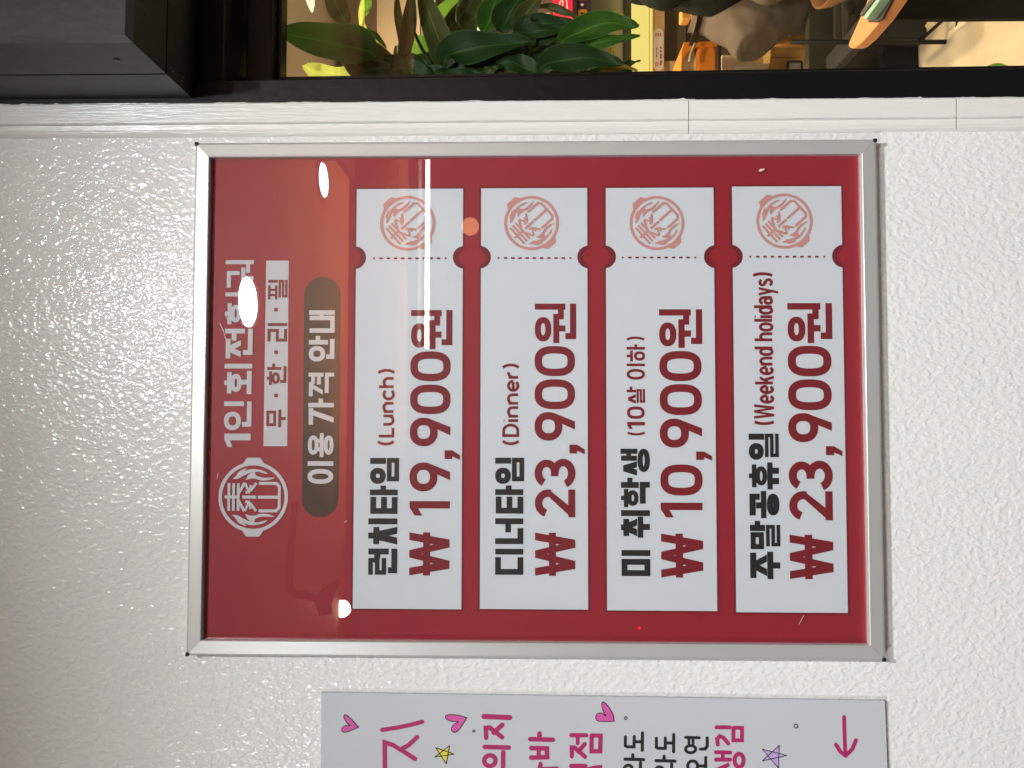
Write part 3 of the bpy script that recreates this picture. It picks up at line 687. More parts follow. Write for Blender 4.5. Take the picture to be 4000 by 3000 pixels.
lathe('lamp_lens', [(0, 0), (.055, 0), (.055, -.005)], (-1.28, -3.80, 2.70 - .02), emat('spot glow', '#fff4e0', 40), t, 20, 'y')
lathe('lamp_shell', [(.056, .004), (.06, .004), (.06, -.12), (.03, -.14), (0, -.14)], (-1.28, -3.80, 2.70 - .02), M_cap, t, 20, 'y')
t = thing('strip_lamp', 'long warm white strip lamp on the shopfront across the passage', 'light')
box('lamp_tube', (.40, -3.90, 2.150), (1.95, -3.88, 2.174), emat('strip glow', '#fff2dc', 30), t)
box('lamp_channel', (.38, -3.945, 2.143), (1.97, -3.902, 2.181), mat('channel alu', (.5, .5, .5, 1), .4, 1), t)

t = thing('added_cove_light', 'dark ledge across the passage, added with a hidden warm lamp to brighten the wooden ceiling', 'light')  # ledge and lamp added to brighten the ceiling mirrored in the sign cover
box('added_cove_ledge', (-4, -3.949, 2.20), (4, -3.72, 2.22), M_far, t); box('added_cove_lip', (-4, -3.74, 2.22), (4, -3.72, 2.265), M_far, t)
box('added_cove_lamp', (-.3, -3.90, 2.222), (3.9, -3.84, 2.24), emat('added cove glow', '#ffc489', 135), t)
t = thing('standby_lamp', 'tiny red indicator lamp low on the shopfront across the passage', 'light')
lathe('lamp_lens', [(0, .012), (.008, .009), (.012, 0)], (-1.43, -3.945, .765), emat('red glow', '#ff1020', 9), t, 12, 'y'); lathe('lamp_bezel', [(.013, 0), (.018, 0), (.018, .004), (.013, .004)], (-1.43, -3.949, .765), M_cap, t, 12, 'y')
t = thing('orange_lamp', 'small round orange lamp glowing on the shopfront across the passage', 'light')
lathe('lamp_globe', [(.058 * math.sin(math.pi * i / 16), -.058 * math.cos(math.pi * i / 16)) for i in range(17)], (1.20, -3.86, 1.875), emat('orange glow', '#ffb479', 5), t, 40); lathe('lamp_base', [(0, 0), (.03, 0), (.03, -.05), (0, -.05)], (1.20, -3.90, 1.875), M_cap, t, 16, 'y')
t = thing('bracket_lamp', 'dark gooseneck bracket hanging under the passage ceiling, opposite the price sign', 'bracket')
def mirror(px, py, y):
    m = at(px, py, .0062); d = m - CC; d.y = -d.y; return m + d * ((y - m.y) / d.y)
MY = -2.5
tube('bracket_arm', smoothline([mirror(x, y, MY) for x, y in ((1150, 1960), (1140, 2100), (1130, 2270), (1150, 2318), (1200, 2328), (1262, 2345))], 5), .018, M_cap, t, 8)
tube('bracket_head', [mirror(x, y, MY) for x, y in ((1322, 2268), (1285, 2310), (1262, 2345), (1270, 2400))], [.012, .03, .042, .03], M_cap, t, 10)

# ================================================================== RESTAURANT INTERIOR
M_leaf = {}
def leafmat(name, c, tr):
    m = bpy.data.materials.new(name); m.use_nodes = True; nt = m.node_tree; b = nt.nodes['Principled BSDF']
    b.inputs['Roughness'].default_value = .5; b.inputs['Specular IOR Level'].default_value = .22
    tc = nt.nodes.new('ShaderNodeTexCoord'); mp = nt.nodes.new('ShaderNodeMapping'); mp.inputs['Scale'].default_value = (13, 1.3, 1)
    n = nt.nodes.new('ShaderNodeTexNoise'); n.inputs['Scale'].default_value = 1.6; n.inputs['Detail'].default_value = 4
    nt.links.new(tc.outputs['UV'], mp.inputs[0]); nt.links.new(mp.outputs[0], n.inputs['Vector'])
    mx = nt.nodes.new('ShaderNodeMix'); mx.data_type = 'RGBA'; c = lin(c)
    mx.inputs['A'].default_value = (*[v * .35 for v in c[:3]], 1); mx.inputs['B'].default_value = (*[min(1, v * 1.75) for v in c[:3]], 1)
    nt.links.new(n.outputs['Fac'], mx.inputs['Factor'])
    # pale midrib and leaf margin from the distance to the leaf's centre line
    sx = nt.nodes.new('ShaderNodeSeparateXYZ'); nt.links.new(tc.outputs['UV'], sx.inputs[0])
    d = nt.nodes.new('ShaderNodeMath'); d.operation = 'SUBTRACT'; nt.links.new(sx.outputs[0], d.inputs[0]); d.inputs[1].default_value = .5
    ab = nt.nodes.new('ShaderNodeMath'); ab.operation = 'ABSOLUTE'; nt.links.new(d.outputs[0], ab.inputs[0])
    cr = nt.nodes.new('ShaderNodeValToRGB'); e = cr.color_ramp.elements; e[0].position = .012; e[0].color = (1, 1, 1, 1); e[1].position = .035; e[1].color = (0, 0, 0, 1)
    for p_, v_ in ((.468, 0), (.488, 1)): q_ = e.new(p_); q_.color = (v_, v_, v_, 1)
    nt.links.new(ab.outputs[0], cr.inputs[0])
    m2 = nt.nodes.new('ShaderNodeMix'); m2.data_type = 'RGBA'; nt.links.new(cr.outputs[0], m2.inputs['Factor']); nt.links.new(mx.outputs['Result'], m2.inputs['A'])
    m2.inputs['B'].default_value = (*[min(1, v * 2.6 + .01) for v in c[:3]], 1); nt.links.new(m2.outputs['Result'], b.inputs['Base Color'])
    t = nt.nodes.new('ShaderNodeBsdfTranslucent'); t.inputs[0].default_value = (*[min(1, v * 1.6) for v in c[:3]], 1)
    ms = nt.nodes.new('ShaderNodeMixShader'); ms.inputs[0].default_value = tr
    nt.links.new(b.outputs[0], ms.inputs[1]); nt.links.new(t.outputs[0], ms.inputs[2]); nt.links.new(ms.outputs[0], nt.nodes['Material Output'].inputs[0])
    return m
for k, c, tr_ in (('dark', '#1d3513', .06), ('green', '#2c5018', .18), ('olive', '#3d4420', .12), ('lime', '#b3c667', .55), ('bright', '#5f8a34', .5), ('yellow', '#86782c', .3)):
    M_leaf[k] = leafmat(k + ' leaf', c, tr_)
def leaf(parent, pts, hw, Y, tone, bend=.02, dY=0, n=14):
    """pts: picture points base -> tip on the plane y=Y; hw: half width in picture px"""
    c = smoothline([at(x, y, Y + dY * i / (len(pts) - 1)) for i, (x, y) in enumerate(pts)], 6); N = len(c); sc = (Y + .8836) / FPX
    vs = []; fs = []; M_ = 5
    for i, p in enumerate(c):
        t = i / (N - 1); d = (c[min(i + 1, N - 1)] - c[max(i - 1, 0)]).normalized(); s_ = d.cross(Vector((0, 1, 0))).normalized()
        w_ = hw * sc * (math.sin(math.pi * min(1, t * .93 + .05)) ** .75) * (1 + .04 * math.sin(9 * t + hw))
        if t > .97: w_ *= .15
        for j in range(M_):
            a = j / (M_ - 1) * 2 - 1
            off = abs(a) * w_ * .30 + bend * (t - .5) ** 2 + .003 * math.sin(12 * t + 2 * a)
            vs.append(p + s_ * (a * w_) + Vector((0, -off + bend * .2, 0)))
    for i in range(N - 1):
        for j in range(M_ - 1): fs.append((i * M_ + j, i * M_ + j + 1, (i + 1) * M_ + j + 1, (i + 1) * M_ + j))
    me = bpy.data.meshes.new('leaf'); me.from_pydata([tuple(v) for v in vs], [], fs); me.update()
    uv = me.uv_layers.new(name='UVMap')
    for lp in me.loops: uv.data[lp.index].uv = ((lp.vertex_index % M_) / (M_ - 1), lp.vertex_index // M_ / (N - 1))
    return link('leaf', me, parent, M_leaf[tone], True)
def stem(parent, pts, r, Y): tube('stem', smoothline([at(x, y, Y) for x, y in pts], 5), r, M_leaf['olive'], parent, 7)
def potted(name, label, pc, Y, ribs=True):
    t = thing(name, label, 'plant', group=None)
    c = at(pc[0], pc[1], Y); mp = mat('woven pot fibre', (.42, .36, .2, 1), .7, var=.3, vscale=60)
    R, H = .055, .11; prof = [(0, -H)]
    k = 18
    for i in range(k + 1): prof += [(R - .0026, -H + H * 2 * i / k - .0026), (R, -H + H * 2 * i / k)]
    prof += [(R - .006, H - .002), (R - .006, H - .02), (0, H - .02)]
    lathe('woven_pot', prof, c, mp, t)
    return t
M_dk0 = mat('bracket black', (.02, .02, .02, 1), .4)
pA = potted('potted_plant', 'broad-leaved green plant with lime edged leaves, at the top of the window', (1780, 440), .34)
pB = potted('potted_plant', 'dense dark green plant in a woven pot, low beside the window frame', (1990, 412), .30)
LV = [ # (plant, points, half width, Y, tone)
 (pA, [(1470, 222), (1400, 185), (1250, 158), (1085, 121)], 68, .24, 'green'),
 (pA, [(1590, 300), (1470, 250), (1390, 210), (1300, 128)], 62, .27, 'olive'),
 (pA, [(1580, 290), (1480, 288), (1400, 262), (1330, 200)], 44, .255, 'olive'),
 (pA, [(1280, -60), (1310, 10), (1335, 60), (1362, 104)], 36, .33, 'olive'),
 (pA, [(1420, 305), (1350, 312), (1270, 296), (1182, 256)], 42, .29, 'lime'), (pA, [(1215, 270), (1207, 250), (1214, 232)], 10, .31, 'bright'),
 (pA, [(1418, -40), (1412, 60), (1425, 118), (1500, 192)], 13, .35, 'lime'), (pA, [(1425, 60), (1432, 20), (1440, -40)], 19, .36, 'bright'), (pA, [(1430, 110), (1470, 140), (1512, 190)], 12, .355, 'green'),
 (pA, [(1560, 310), (1585, 180), (1600, 60), (1610, -40)], 27, .26, 'dark'), (pA, [(1570, 210), (1565, 120), (1552, 40), (1550, -40)], 18, .29, 'olive'),
 (pA, [(1590, 250), (1560, 200), (1548, 180)], 22, .30, 'green'),
 (pA, [(1780, 300), (1745, 230), (1690, 90), (1640, -50)], 47, .28, 'olive'), (pA, [(1600, 150), (1650, 190), (1690, 280)], 40, .33, 'bright'), (pA, [(1625, 230), (1680, 250), (1760, 296)], 40, .30, 'green'),
 (pA, [(1830, 20), (1770, 40), (1715, 90), (1700, 160)], 40, .40, 'bright'), (pA, [(1870, -40), (1800, 50), (1757, 110), (1747, 178)], 34, .37, 'olive'),
 (pA, [(1590, 300), (1480, 300), (1400, 305)], 30, .24, 'dark'), (pA, [(1770, 300), (1680, 295), (1590, 285)], 36, .245, 'dark'), (pA, [(1640, 250), (1600, 215), (1575, 190)], 16, .28, 'yellow'),
 (pA, [(1900, -40), (1870, 40), (1830, 90), (1805, 155)], 38, .36, 'olive'),
 (pB, [(1890, 132), (1915, 60), (1950, -50)], 44, .33, 'green'), (pB, [(1955, 130), (1985, 60), (2050, -40)], 52, .31, 'dark'), (pB, [(2000, 118), (2035, 70), (2080, 20), (2120, -30)], 30, .30, 'olive'),
 (pB, [(1735, 262), (1760, 205), (1890, 180), (2075, 158)], 56, .23, 'dark'), (pB, [(1700, 290), (1800, 285), (1880, 310)], 34, .24, 'dark'), (pB, [(1760, 290), (1850, 255), (1960, 235)], 40, .25, 'dark'),
 (pB, [(2015, 118), (2100, 92), (2250, 88)], 34, .29, 'dark'), (pB, [(2055, 42), (2130, 22), (2220, 48), (2310, 92)], 15, .31, 'olive'), (pB, [(2010, 130), (2080, 118), (2245, 118)], 26, .27, 'dark'),
 (pB, [(2180, 182), (2240, 130), (2370, 88), (2496, 104)], 44, .26, 'green'), (pB, [(2170, 192), (2320, 165), (2500, 141)], 24, .265, 'green'), (pB, [(2185, 188), (2240, 172), (2295, 176)], 13, .27, 'bright'),
 (pB, [(2105, 280), (2160, 236), (2300, 225), (2436, 252)], 46, .22, 'dark'), (pB, [(2425, 252), (2460, 242), (2502, 238)], 10, .25, 'dark'), (pB, [(2336, 290), (2380, 268), (2430, 256), (2490, 278)], 15, .24, 'yellow'), (pB, [(2260, 290), (2360, 274), (2470, 280)], 16, .25, 'green'),
 (pB, [(2070, 285), (2090, 220), (2140, 165), (2200, 150)], 36, .29, 'olive'), (pB, [(2095, 290), (2060, 240), (2005, 180)], 34, .28, 'dark'), (pB, [(2050, 285), (2020, 250), (1990, 215)], 32, .30, 'olive'), (pB, [(2210, 160), (2130, 158), (2090, 190)], 12, .31, 'bright'),
 (pB, [(2260, 300), (2190, 280), (2130, 275)], 24, .26, 'olive'), (pB, [(1900, 300), (1940, 262), (1985, 230)], 24, .26, 'dark'), (pB, [(1960, 292), (2010, 276), (2060, 288)], 18, .27, 'dark'), (pB, [(2395, 215), (2390, 196), (2380, 188)], 9, .28, 'yellow'),
 (pB, [(2060, 60), (2040, 110), (2060, 135), (2072, 230)], 34, .275, 'dark'), (pB, [(1690, 190), (1720, 240), (1745, 280)], 30, .29, 'olive'),
]
LV += [(pB, [(1830, 310), (1880, 255), (1960, 215), (2040, 205)], 38, .245, 'dark'), (pB, [(2120, 300), (2060, 262), (1990, 240), (1930, 250)], 34, .24, 'dark'), (pB, [(2040, 300), (2090, 255), (2120, 215), (2130, 180)], 36, .262, 'dark'),
 (pB, [(1700, 310), (1790, 296), (1900, 300)], 26, .235, 'dark'), (pA, [(1700, 310), (1600, 270), (1520, 262)], 34, .238, 'dark'), (pB, [(2240, 310), (2170, 262), (2110, 240)], 30, .25, 'olive'), (pB, [(2140, 210), (2180, 240), (2260, 260)], 30, .27, 'olive'), (pB, [(1880, 310), (1905, 278), (1950, 262)], 20, .232, 'olive'),
 (pB, [(2000, 140), (2100, 150), (2200, 120)], 32, .28, 'dark'), (pA, [(1500, 230), (1600, 235), (1690, 262)], 26, .262, 'dark')]
for p, pts, hw, Y, tone in LV: leaf(p, pts, hw * (1.18 if hw > 20 else 1), Y, tone)
for p, pts, r_, Y in ((pA, [(1785, 345), (1650, 300), (1560, 210), (1590, 120)], .0035, .28), (pA, [(1785, 340), (1700, 270), (1620, 130), (1600, -20)], .003, .3), (pA, [(1805, -40), (1785, 60), (1800, 110), (1812, 135)], .003, .35), (pB, [(1990, 320), (1960, 250), (1890, 180)], .003, .27), (pB, [(1990, 320), (2080, 260), (2190, 185)], .003, .28), (pB, [(2302, 300), (2304, 284), (2312, 262)], .0016, .26)):
    stem(p, pts, r_, Y)
pst = thing('plant_shelf', 'small wooden wall shelf behind the window frame holding the two potted plants', 'shelf')
M_wd = mat('shelf wood', (.30, .19, .10, 1), .6, var=.2, vscale=12)
for px_, py_, Y_ in ((1780, 440, .34), (1990, 412, .30)):
    c_ = at(px_, py_, Y_); box('shelf_board', (c_.x - .16, .221, c_.z - .126), (at(px_, 326, .235).x, Y_ + .075, c_.z - .1105), M_wd, pst, .002)
    box('shelf_bracket', (c_.x - .14, .2195, c_.z - .20), (c_.x - .12, .30, c_.z - .127), M_dk0, pst)
pC = thing('window_plant', 'single green leaf tip rising at the bottom corner of the window', 'plant')
leaf(pC, [(3825, 276), (3900, 258), (4010, 272)], 13, .22, 'bright'); leaf(pC, [(3840, 330), (3900, 290), (4010, 300)], 16, .23, 'green'); stem(pC, [(4590, 330), (4300, 345), (4010, 310), (3900, 285)], .003, .24); stem(pC, [(4590, 330), (4200, 300), (4010, 272)], .003, .235)
lathe('woven_pot', [(0, -.10), (.045, -.10), (.055, 0), (.055, .04), (.05, .04), (.045, .02), (0, .02)], tuple(at(4660, 330, .24)), mat('pot clay', (.3, .2, .12, 1), .7), pC)

# lamp whose tip shows at the top of the pane
t = thing('pendant_lamp', 'cone shaped pendant lamp glowing against the beige wall', 'lamp')
q = at(1203, 30, 2.2)
lathe('lamp_shade', [(.005, 0), (.018, .0)] , (0, 0, 0), M_cap, t, 8).hide_render = False
tip = at(1205, 26, 2.2); up = Vector((0, 0, 1))
bpy.data.objects.remove([o for o in t.children if o.name.startswith('lamp_shade')][0])
ax = tip + Vector((.10, 0, 0.0))
plate('lamp_shade', [(1193, -140), (1193, -2), (1204, 27), (1211, 24), (1217, -2), (1217, -140)], 2.2, .05, emat('lamp shade glow', '#ffe9bd', 1.4), t, .004)
# pillars and panels of the far end
M_pil = mat('brown pillar', (.22, .17, .12, 1), .7, var=.15, vscale=4); M_pil2 = mat('cream pillar', (.58, .47, .33, 1), .7, var=.2, vscale=3)
tag(plate('wall_pillar', [(1336, -300), (1336, 420), (1470, 420), (1470, -300)], 3.6, .3, M_pil), 'brown ledge panel behind the plant', 'panel')
tag(plate('wall_panel', [(1472, -300), (1472, 420), (1640, 420), (1640, -300)], 3.5, .3, M_pil2), 'cream panel with a worn grey patch behind the plant', 'panel')

# fridge with drinks
M_steel = mat('brushed steel', (.42, .39, .34, 1), .35, .8, var=.1, vscale=6); M_dk = mat('dark fridge trim', (.03, .028, .026, 1), .4)
fr = thing('drinks_fridge', 'steel drinks fridge with lit shelves behind the leaves', 'fridge')
FY = 2.9
plate('fridge_body', [(1645, -600), (1645, 420), (2440, 420), (2440, -600)], FY + .06, .6, M_steel, fr, .004)
plate('fridge_base', [(2498, -600), (2498, 420), (3230, 420), (3230, -600)], FY + .03, .5, M_dk, fr)
plate('fridge_frame', [(2440, -600), (2440, 420), (2497, 420), (2497, -600)], FY + .02, .5, M_dk, fr, .004)
plate('lit_shelf', [(1664, -600), (1664, 360), (1677, 360), (1677, -600)], FY - .02, .08, emat('shelf glow', '#fff3d0', 1.6), fr)
plate('fridge_shelf', [(1680, -600), (1680, 360), (1700, 360), (1700, -600)], FY - .02, .08, mat('shelf grey', (.3, .28, .25, 1), .5), fr)
plate('dark_rail', [(1815, -600), (1815, 360), (1862, 360), (1862, -600)], FY, .06, M_dk, fr)
plate('dark_rail', [(2240, -600), (2240, 420), (2254, 420), (2254, -600)], FY - .07, .13, M_dk, fr); plate('dark_rail', [(2294, -600), (2294, 420), (2308, 420), (2308, -600)], FY - .07, .13, M_dk, fr)
def pack(lab, pts, Y, m, w=.06): o = plate('drink_pack', pts, Y, w, m, None, .003); tag(o, lab, 'drink pack'); return o
M_can = mat('glowing red pack print', (.75, .02, .07, 1), .4, emit=(.75, .03, .09, 1), es=.35)  # emission adds glow to the pack colour; the pack is no lamp
can = pack('bright red drink pack with white script on the fridge shelf', [(2163, -120), (2163, 72), (2238, 72), (2238, -120)], FY - .06, M_can)
ik = Ink(FY - .064)
M_wp = mat('white pack print', (.85, .8, .78, 1), .5)
for pts in ([(2178, 20), (2190, 30), (2186, 10), (2198, 4), (2196, 24), (2186, 20)], [(2176, -14), (2192, -20), (2198, -6), (2184, -4), (2176, -14)], [(2208, -90), (2212, -10), (2218, 40), (2230, 66)]):
    ik.stroke([(v.x, v.z) for v in smoothline([at(x, y, FY - .064) for x, y in pts], 5)], .006, cap=False)
ik.build('white_script', M_wp, can)
pack('cyan carton behind the leaves, left of the red pack', [(1864, 88), (1864, 180), (1893, 180), (1893, 88)], FY - .05, mat('cyan carton', (.42, .62, .66, 1), .6))
pack('pink and violet pack showing between two leaves', [(2165, 118), (2165, 170), (2230, 170), (2230, 118)], FY - .05, mat('violet pack', (.45, .25, .5, 1), .5, var=.5, vscale=30))
pack('pale blue carton under the long leaf', [(2068, 48), (2068, 90), (2150, 90), (2150, 48)], FY - .04, mat('pale carton', (.42, .46, .45, 1), .6))
lbl = thing('flavour_labels', 'row of small square purple and orange labels on the fridge edge', 'label strip')
for i, c in enumerate(('#c46a4a', '#4b2a48', '#d79338', '#3c6a4a', '#a83238')):
    y0 = -33 + 35 * i; lb = plate('flavour_label', [(2258, y0), (2258, y0 + 32), (2292, y0 + 32), (2292, y0)], FY - .055, .055, mat('label ' + c, c, .6), lbl)
    ik = Ink(FY - .0575); cc = at(2274, y0 + 16, FY - .0575); ik.poly([(cc.x - .008, cc.z), (cc.x, cc.z + .011), (cc.x + .008, cc.z), (cc.x, cc.z - .011)]); ik.build('fruit_mark', M_wp if i != 2 else M_dk, lb)
pr_ = thing('price_stickers', 'small red and yellow stickers on the steel fridge door', 'sticker')
plate('red_sticker', [(2350, 44), (2350, 72), (2370, 72), (2370, 44)], FY + .055, .003, mat('red sticker', (.6, .12, .06, 1), .6), pr_); plate('yellow_sticker', [(2422, 53), (2422, 68), (2438, 68), (2438, 53)], FY + .055, .003, mat('yellow sticker', (.8, .6, .05, 1), .6), pr_)

# counter with lit edge and sticker
ct = thing('serving_counter', 'pale serving counter with a glowing yellow edge', 'counter')
CY = 2.55
plate('light_edge', [(2501, -500), (2501, 420), (2549, 420), (2549, -500)], CY, .3, emat('counter glow', '#ffe680', 1.0), ct, .003)
plate('edge_lip', [(2535, -500), (2535, 420), (2538, 420), (2538, -500)], CY - .008, .01, mat('brass lip', (.5, .35, .1, 1), .5), ct)
plate('counter_front', [(2550, -500), (2550, 420), (2596, 420), (2596, -500)], CY + .01, .28, mat('tan laminate', (.62, .43, .22, 1), .5, var=.08, vscale=4), ct)
plate('counter_recess', [(2597, -500), (2597, 237), (2680, 237), (2680, -500)], CY + .06, .25, mat('grey green panel', (.12, .115, .085, 1), .5, var=.3, vscale=4), ct)
plate('counter_base', [(2681, -500), (2681, 420), (3290, 420), (3290, -500)], CY + .09, .2, mat('grey green base', (.10, .095, .07, 1), .6, var=.3, vscale=4), ct)
plate('counter_side', [(2597, 238), (2597, 420), (3010, 420), (3010, 238)], CY + .03, .25, mat('cream laminate', (.66, .55, .36, 1), .6), ct)
stk = [(2573 + 19 * math.cos(t * math.pi / 10), 130 - 19 * math.sin(t * math.pi / 10)) for t in range(11)][::-1] + [(2573 - 19 * math.cos(t * math.pi / 10), 256 + 19 * math.sin(t * math.pi / 10)) for t in range(11)][::-1]
so = plate('counter_sticker', stk, CY + .006, .003, mat('white sticker', (.74, .68, .62, 1), .6), ct)
ik = Ink(CY + .0045)
for v in (2562, 2571, 2580):
    a, b = at(v, 142, CY + .0045), at(v, 128, CY + .0045); ik.stroke([(a.x, a.z), (b.x, b.z)], .0055, cap=False)
M_sti = mat('red sticker ink', (.6, .12, .12, 1), .6); ik.build('red_lines', M_sti, so); ik = Ink(CY + .0045)
for v in (2562, 2569): a, b = at(v, 258, CY + .0045), at(v, 244, CY + .0045); ik.stroke([(a.x, a.z), (b.x, b.z)], .004, cap=False)
ik.build('red_print', M_sti, so)
ik = Ink(CY + .0045)
for v, w_, segs in ((2581, .006, ((255, 236), (230, 210), (205, 196), (190, 182))), (2565, .003, ((224, 212), (208, 198), (194, 184)))):
    for u0, u1 in segs: a, b = at(v, u0, CY + .0045), at(v, u1, CY + .0045); ik.stroke([(a.x, a.z), (b.x, b.z)], w_, cap=False)
ik.build('black_print', mat('grey sticker ink', (.1, .09, .08, 1), .6), so)

PYY0 = 2.12
# orange tubs and loop chair behind the person
M_or = mat('orange plastic', (.72, .24, .035, 1), .35); M_or2 = mat('orange plywood', (.72, .36, .12, 1), .4, var=.12, vscale=20)
tb = thing('orange_tub', 'rounded orange tub with clear wrapped front below the counter', 'tub')
def rrect(x0, y0, x1, y1, r, n=5):
    o = []
    for cx, cy, a in ((x1 - r, y1 - r, 0), (x0 + r, y1 - r, 90), (x0 + r, y0 + r, 180), (x1 - r, y0 + r, 270)):
        for i in range(n + 1): t = math.radians(a + 90 * i / n); o.append((cx + r * math.cos(t), cy + r * math.sin(t)))
    return o
plate('tub_body', rrect(2722, 176, 2803, 430, 22), 2.25, .22, M_or, tb, .012)
plate('tub_rim', [(2672, 164), (2800, 160), (2803, 176), (2722, 182), (2690, 200), (2668, 230), (2660, 330), (2657, 330), (2662, 200)], 2.24, .2, M_or, tb, .004)
plate('wrapped_front', [(2664, 205), (2684, 178), (2700, 190), (2716, 200), (2728, 240), (2730, 420), (2655, 420), (2657, 260)], 2.27, .14, mat('cloudy wrap', (.75, .6, .36, 1), .25, var=.5, vscale=25), tb, .006)
tube('wire_handle', smoothline([at(x, y, 2.22) for x, y in ((2716, 168), (2708, 190), (2698, 215), (2694, 240))], 4), .006, mat('grey wire', (.32, .29, .22, 1), .4), tb)
ch = thing('orange_loop_chair', 'bent orange plywood chair back behind the seated person', 'chair')
def loop(pts, r_): tube('loop_frame', smoothline([at(x, y, 2.35) for x, y in pts], 5), r_, M_or2, ch)
loop([(2704, -60), (2702, 40), (2706, 110), (2714, 152), (2722, 150), (2728, 90), (2730, 20), (2728, -60)], .0045)
plate('chair_back', [(2731, -60), (2733, 60), (2729, 158), (2830, 165), (2830, -60)], 2.38, .03, M_or2, ch, .004)
plate('chair_knob', rrect(2662, 24, 2700, 74, 8), 2.36, .06, mat('orange lit wood', (.75, .4, .12, 1), .35), ch, .006)
plate('chair_seat', [(3006, -170), (3006, 40), (3018, 40), (3018, -170)], PYY0 - .1, .36, M_or2, ch, .003)
for y_, d_ in ((30, 0), (-160, 0), (30, .3), (-160, .3)):
    p_ = at(3014, y_, PYY0 - .08); tube('chair_leg', [(p_.x, p_.y + d_, p_.z), (p_.x, p_.y + d_, 0)], .013, M_or2, ch, 8)
sh = thing('tub_shelf', 'thin dark shelf carrying the orange tub', 'shelf')
plate('shelf_board', [(2806, 178), (2806, 440), (2817, 440), (2817, 178)], 2.22, .30, M_dk, sh)
for d_ in (.02, .27):
    p_ = at(2816, 432, 2.22); tube('shelf_leg', [(p_.x, 2.22 + d_, p_.z), (p_.x, 2.22 + d_, 0)], .012, M_dk, sh, 8)
# white papers under the seat
tag(plate('paper_stack', [(2820, 215), (2820, 420), (3380, 420), (3380, 215)], 2.5, .03, mat('striped paper', (.7, .62, .5, 1), .6, var=.15, vscale=40)), 'tall cream striped paper stack beside the orange tub', 'paper')
tag(plate('white_bag', [(2862, 250), (2862, 420), (3393, 420), (3393, 268), (2920, 240)], 2.415, .08, mat('white bag', (.85, .86, .8, 1), .5), None, .01), 'bright white bag under the seated person', 'bag')

# cardboard boxes, socket, panels
M_card = mat('tan cardboard', (.52, .34, .12, 1), .7, var=.12, vscale=8)
tag(plate('cardboard_box', [(3008, 226.5), (3008, 420), (3410, 420), (3410, 226.5)], 2.40, .3, M_card, None, .003), 'tan cardboard box with a black framed plate, nearest the window frame', 'box', 'cardboard boxes beside the seated person')
tag(plate('cardboard_box', [(3008, -60), (3008, 224.5), (3408, 224.5), (3408, -60)], 2.405, .3, M_card, None, .003), 'tan cardboard box half hidden by the trouser leg', 'box', 'cardboard boxes beside the seated person')
t = thing('framed_plate', 'grey plate in a black rounded frame on the cardboard box', 'plate')
plate('plate_frame', rrect(3076, 235, 3135, 330, 6), 2.385, .014, M_dk, t, .003); plate('plate_face', [(3084, 245), (3084, 320), (3128, 320), (3128, 245)], 2.383, .01, mat('plate grey', (.25, .24, .2, 1), .5, var=.3, vscale=60), t)
tag(plate('olive_cabinet', [(3158, -200), (3158, 420), (3610, 420), (3610, -200)], 1.96, .04, mat('olive cabinet', (.05, .047, .028, 1), .8, spec=.2, var=.2, vscale=5), None, .004), 'dark olive cabinet behind the chair legs', 'cabinet')
tag(plate('dark_floor_block', [(3454, 128), (3454, 420), (3648, 420), (3648, 128)], 1.9, .45, mat('black crate', (.008, .008, .008, 1), .8, spec=.2), None, .004), 'black crate added for the dark floor area under the metal chair', 'block')  # solid block standing in for the dark area of floor here

# person: seated, seen from waist to shin at the pane's edge
def skin(name, joints, edges, m, parent=None, sub=2):
    me = bpy.data.meshes.new(name); me.from_pydata([tuple(j[0]) for j in joints], edges, []); me.update()
    o = link(name, me, parent, m); mod = o.modifiers.new('skin', 'SKIN')
    for v, j in zip(me.skin_vertices[0].data, joints): v.radius = (j[1], j[1] if len(j) < 3 else j[2])
    me.skin_vertices[0].data[0].use_root = True
    mod.use_smooth_shade = True
    s_ = o.modifiers.new('subdivision', 'SUBSURF'); s_.levels = sub; s_.render_levels = sub
    if name in ('trousers', 'jacket', 'jacket_sleeve'):
        s_.levels = s_.render_levels = 4; tx = bpy.data.textures.new(name + ' folds', 'CLOUDS'); tx.noise_scale = .12; tx.noise_depth = 2
        dp = o.modifiers.new('folds', 'DISPLACE'); dp.texture = tx; dp.strength = .03; dp.mid_level = .5; dp.texture_coords = 'LOCAL'
    return o
PYY = 2.12
pe = thing('person', 'seated person in a dark green jacket and grey brown trousers', 'person')
hip = at(2800, -20, PYY); knee = at(2925, 150, PYY - .12); knee2 = at(3010, -70, PYY - .35)
ank = at(3235, 70, PYY - .02); ank2 = at(3290, -150, PYY - .2)
chest = at(2480, -130, PYY + .03); neck = at(2300, -150, PYY + .02); head = at(2190, -155, PYY - .02)
M_skin = mat('skin', (.55, .33, .22, 1), .5); M_jean = mat('grey brown trousers', (.105, .083, .068, 1), .85, var=.18, vscale=14, bump=.004, bscale=14); M_jack = mat('dark green jacket', (.008, .0115, .010, 1), .85, spec=.2, bump=.003, bscale=20)
hipc = at(2800, -110, PYY + .05)
M_shoe = mat('black shoe cloth', (.012, .012, .012, 1), .8)
skin('body', [(hipc, .06), (at(2640, -120, PYY + .05), .07), (chest, .12, .09), (neck, .045), (head, .085, .075), (hip, .04), (knee, .035), (ank, .03), (at(3280, 30, PYY - .1), .03), (at(2800, -200, PYY), .07), (knee2, .055), (ank2, .035), (at(3330, -170, PYY - .3), .03)],
     [(0, 1), (1, 2), (2, 3), (3, 4), (0, 5), (5, 6), (6, 7), (7, 8), (0, 9), (9, 10), (10, 11), (11, 12)], M_skin, pe)
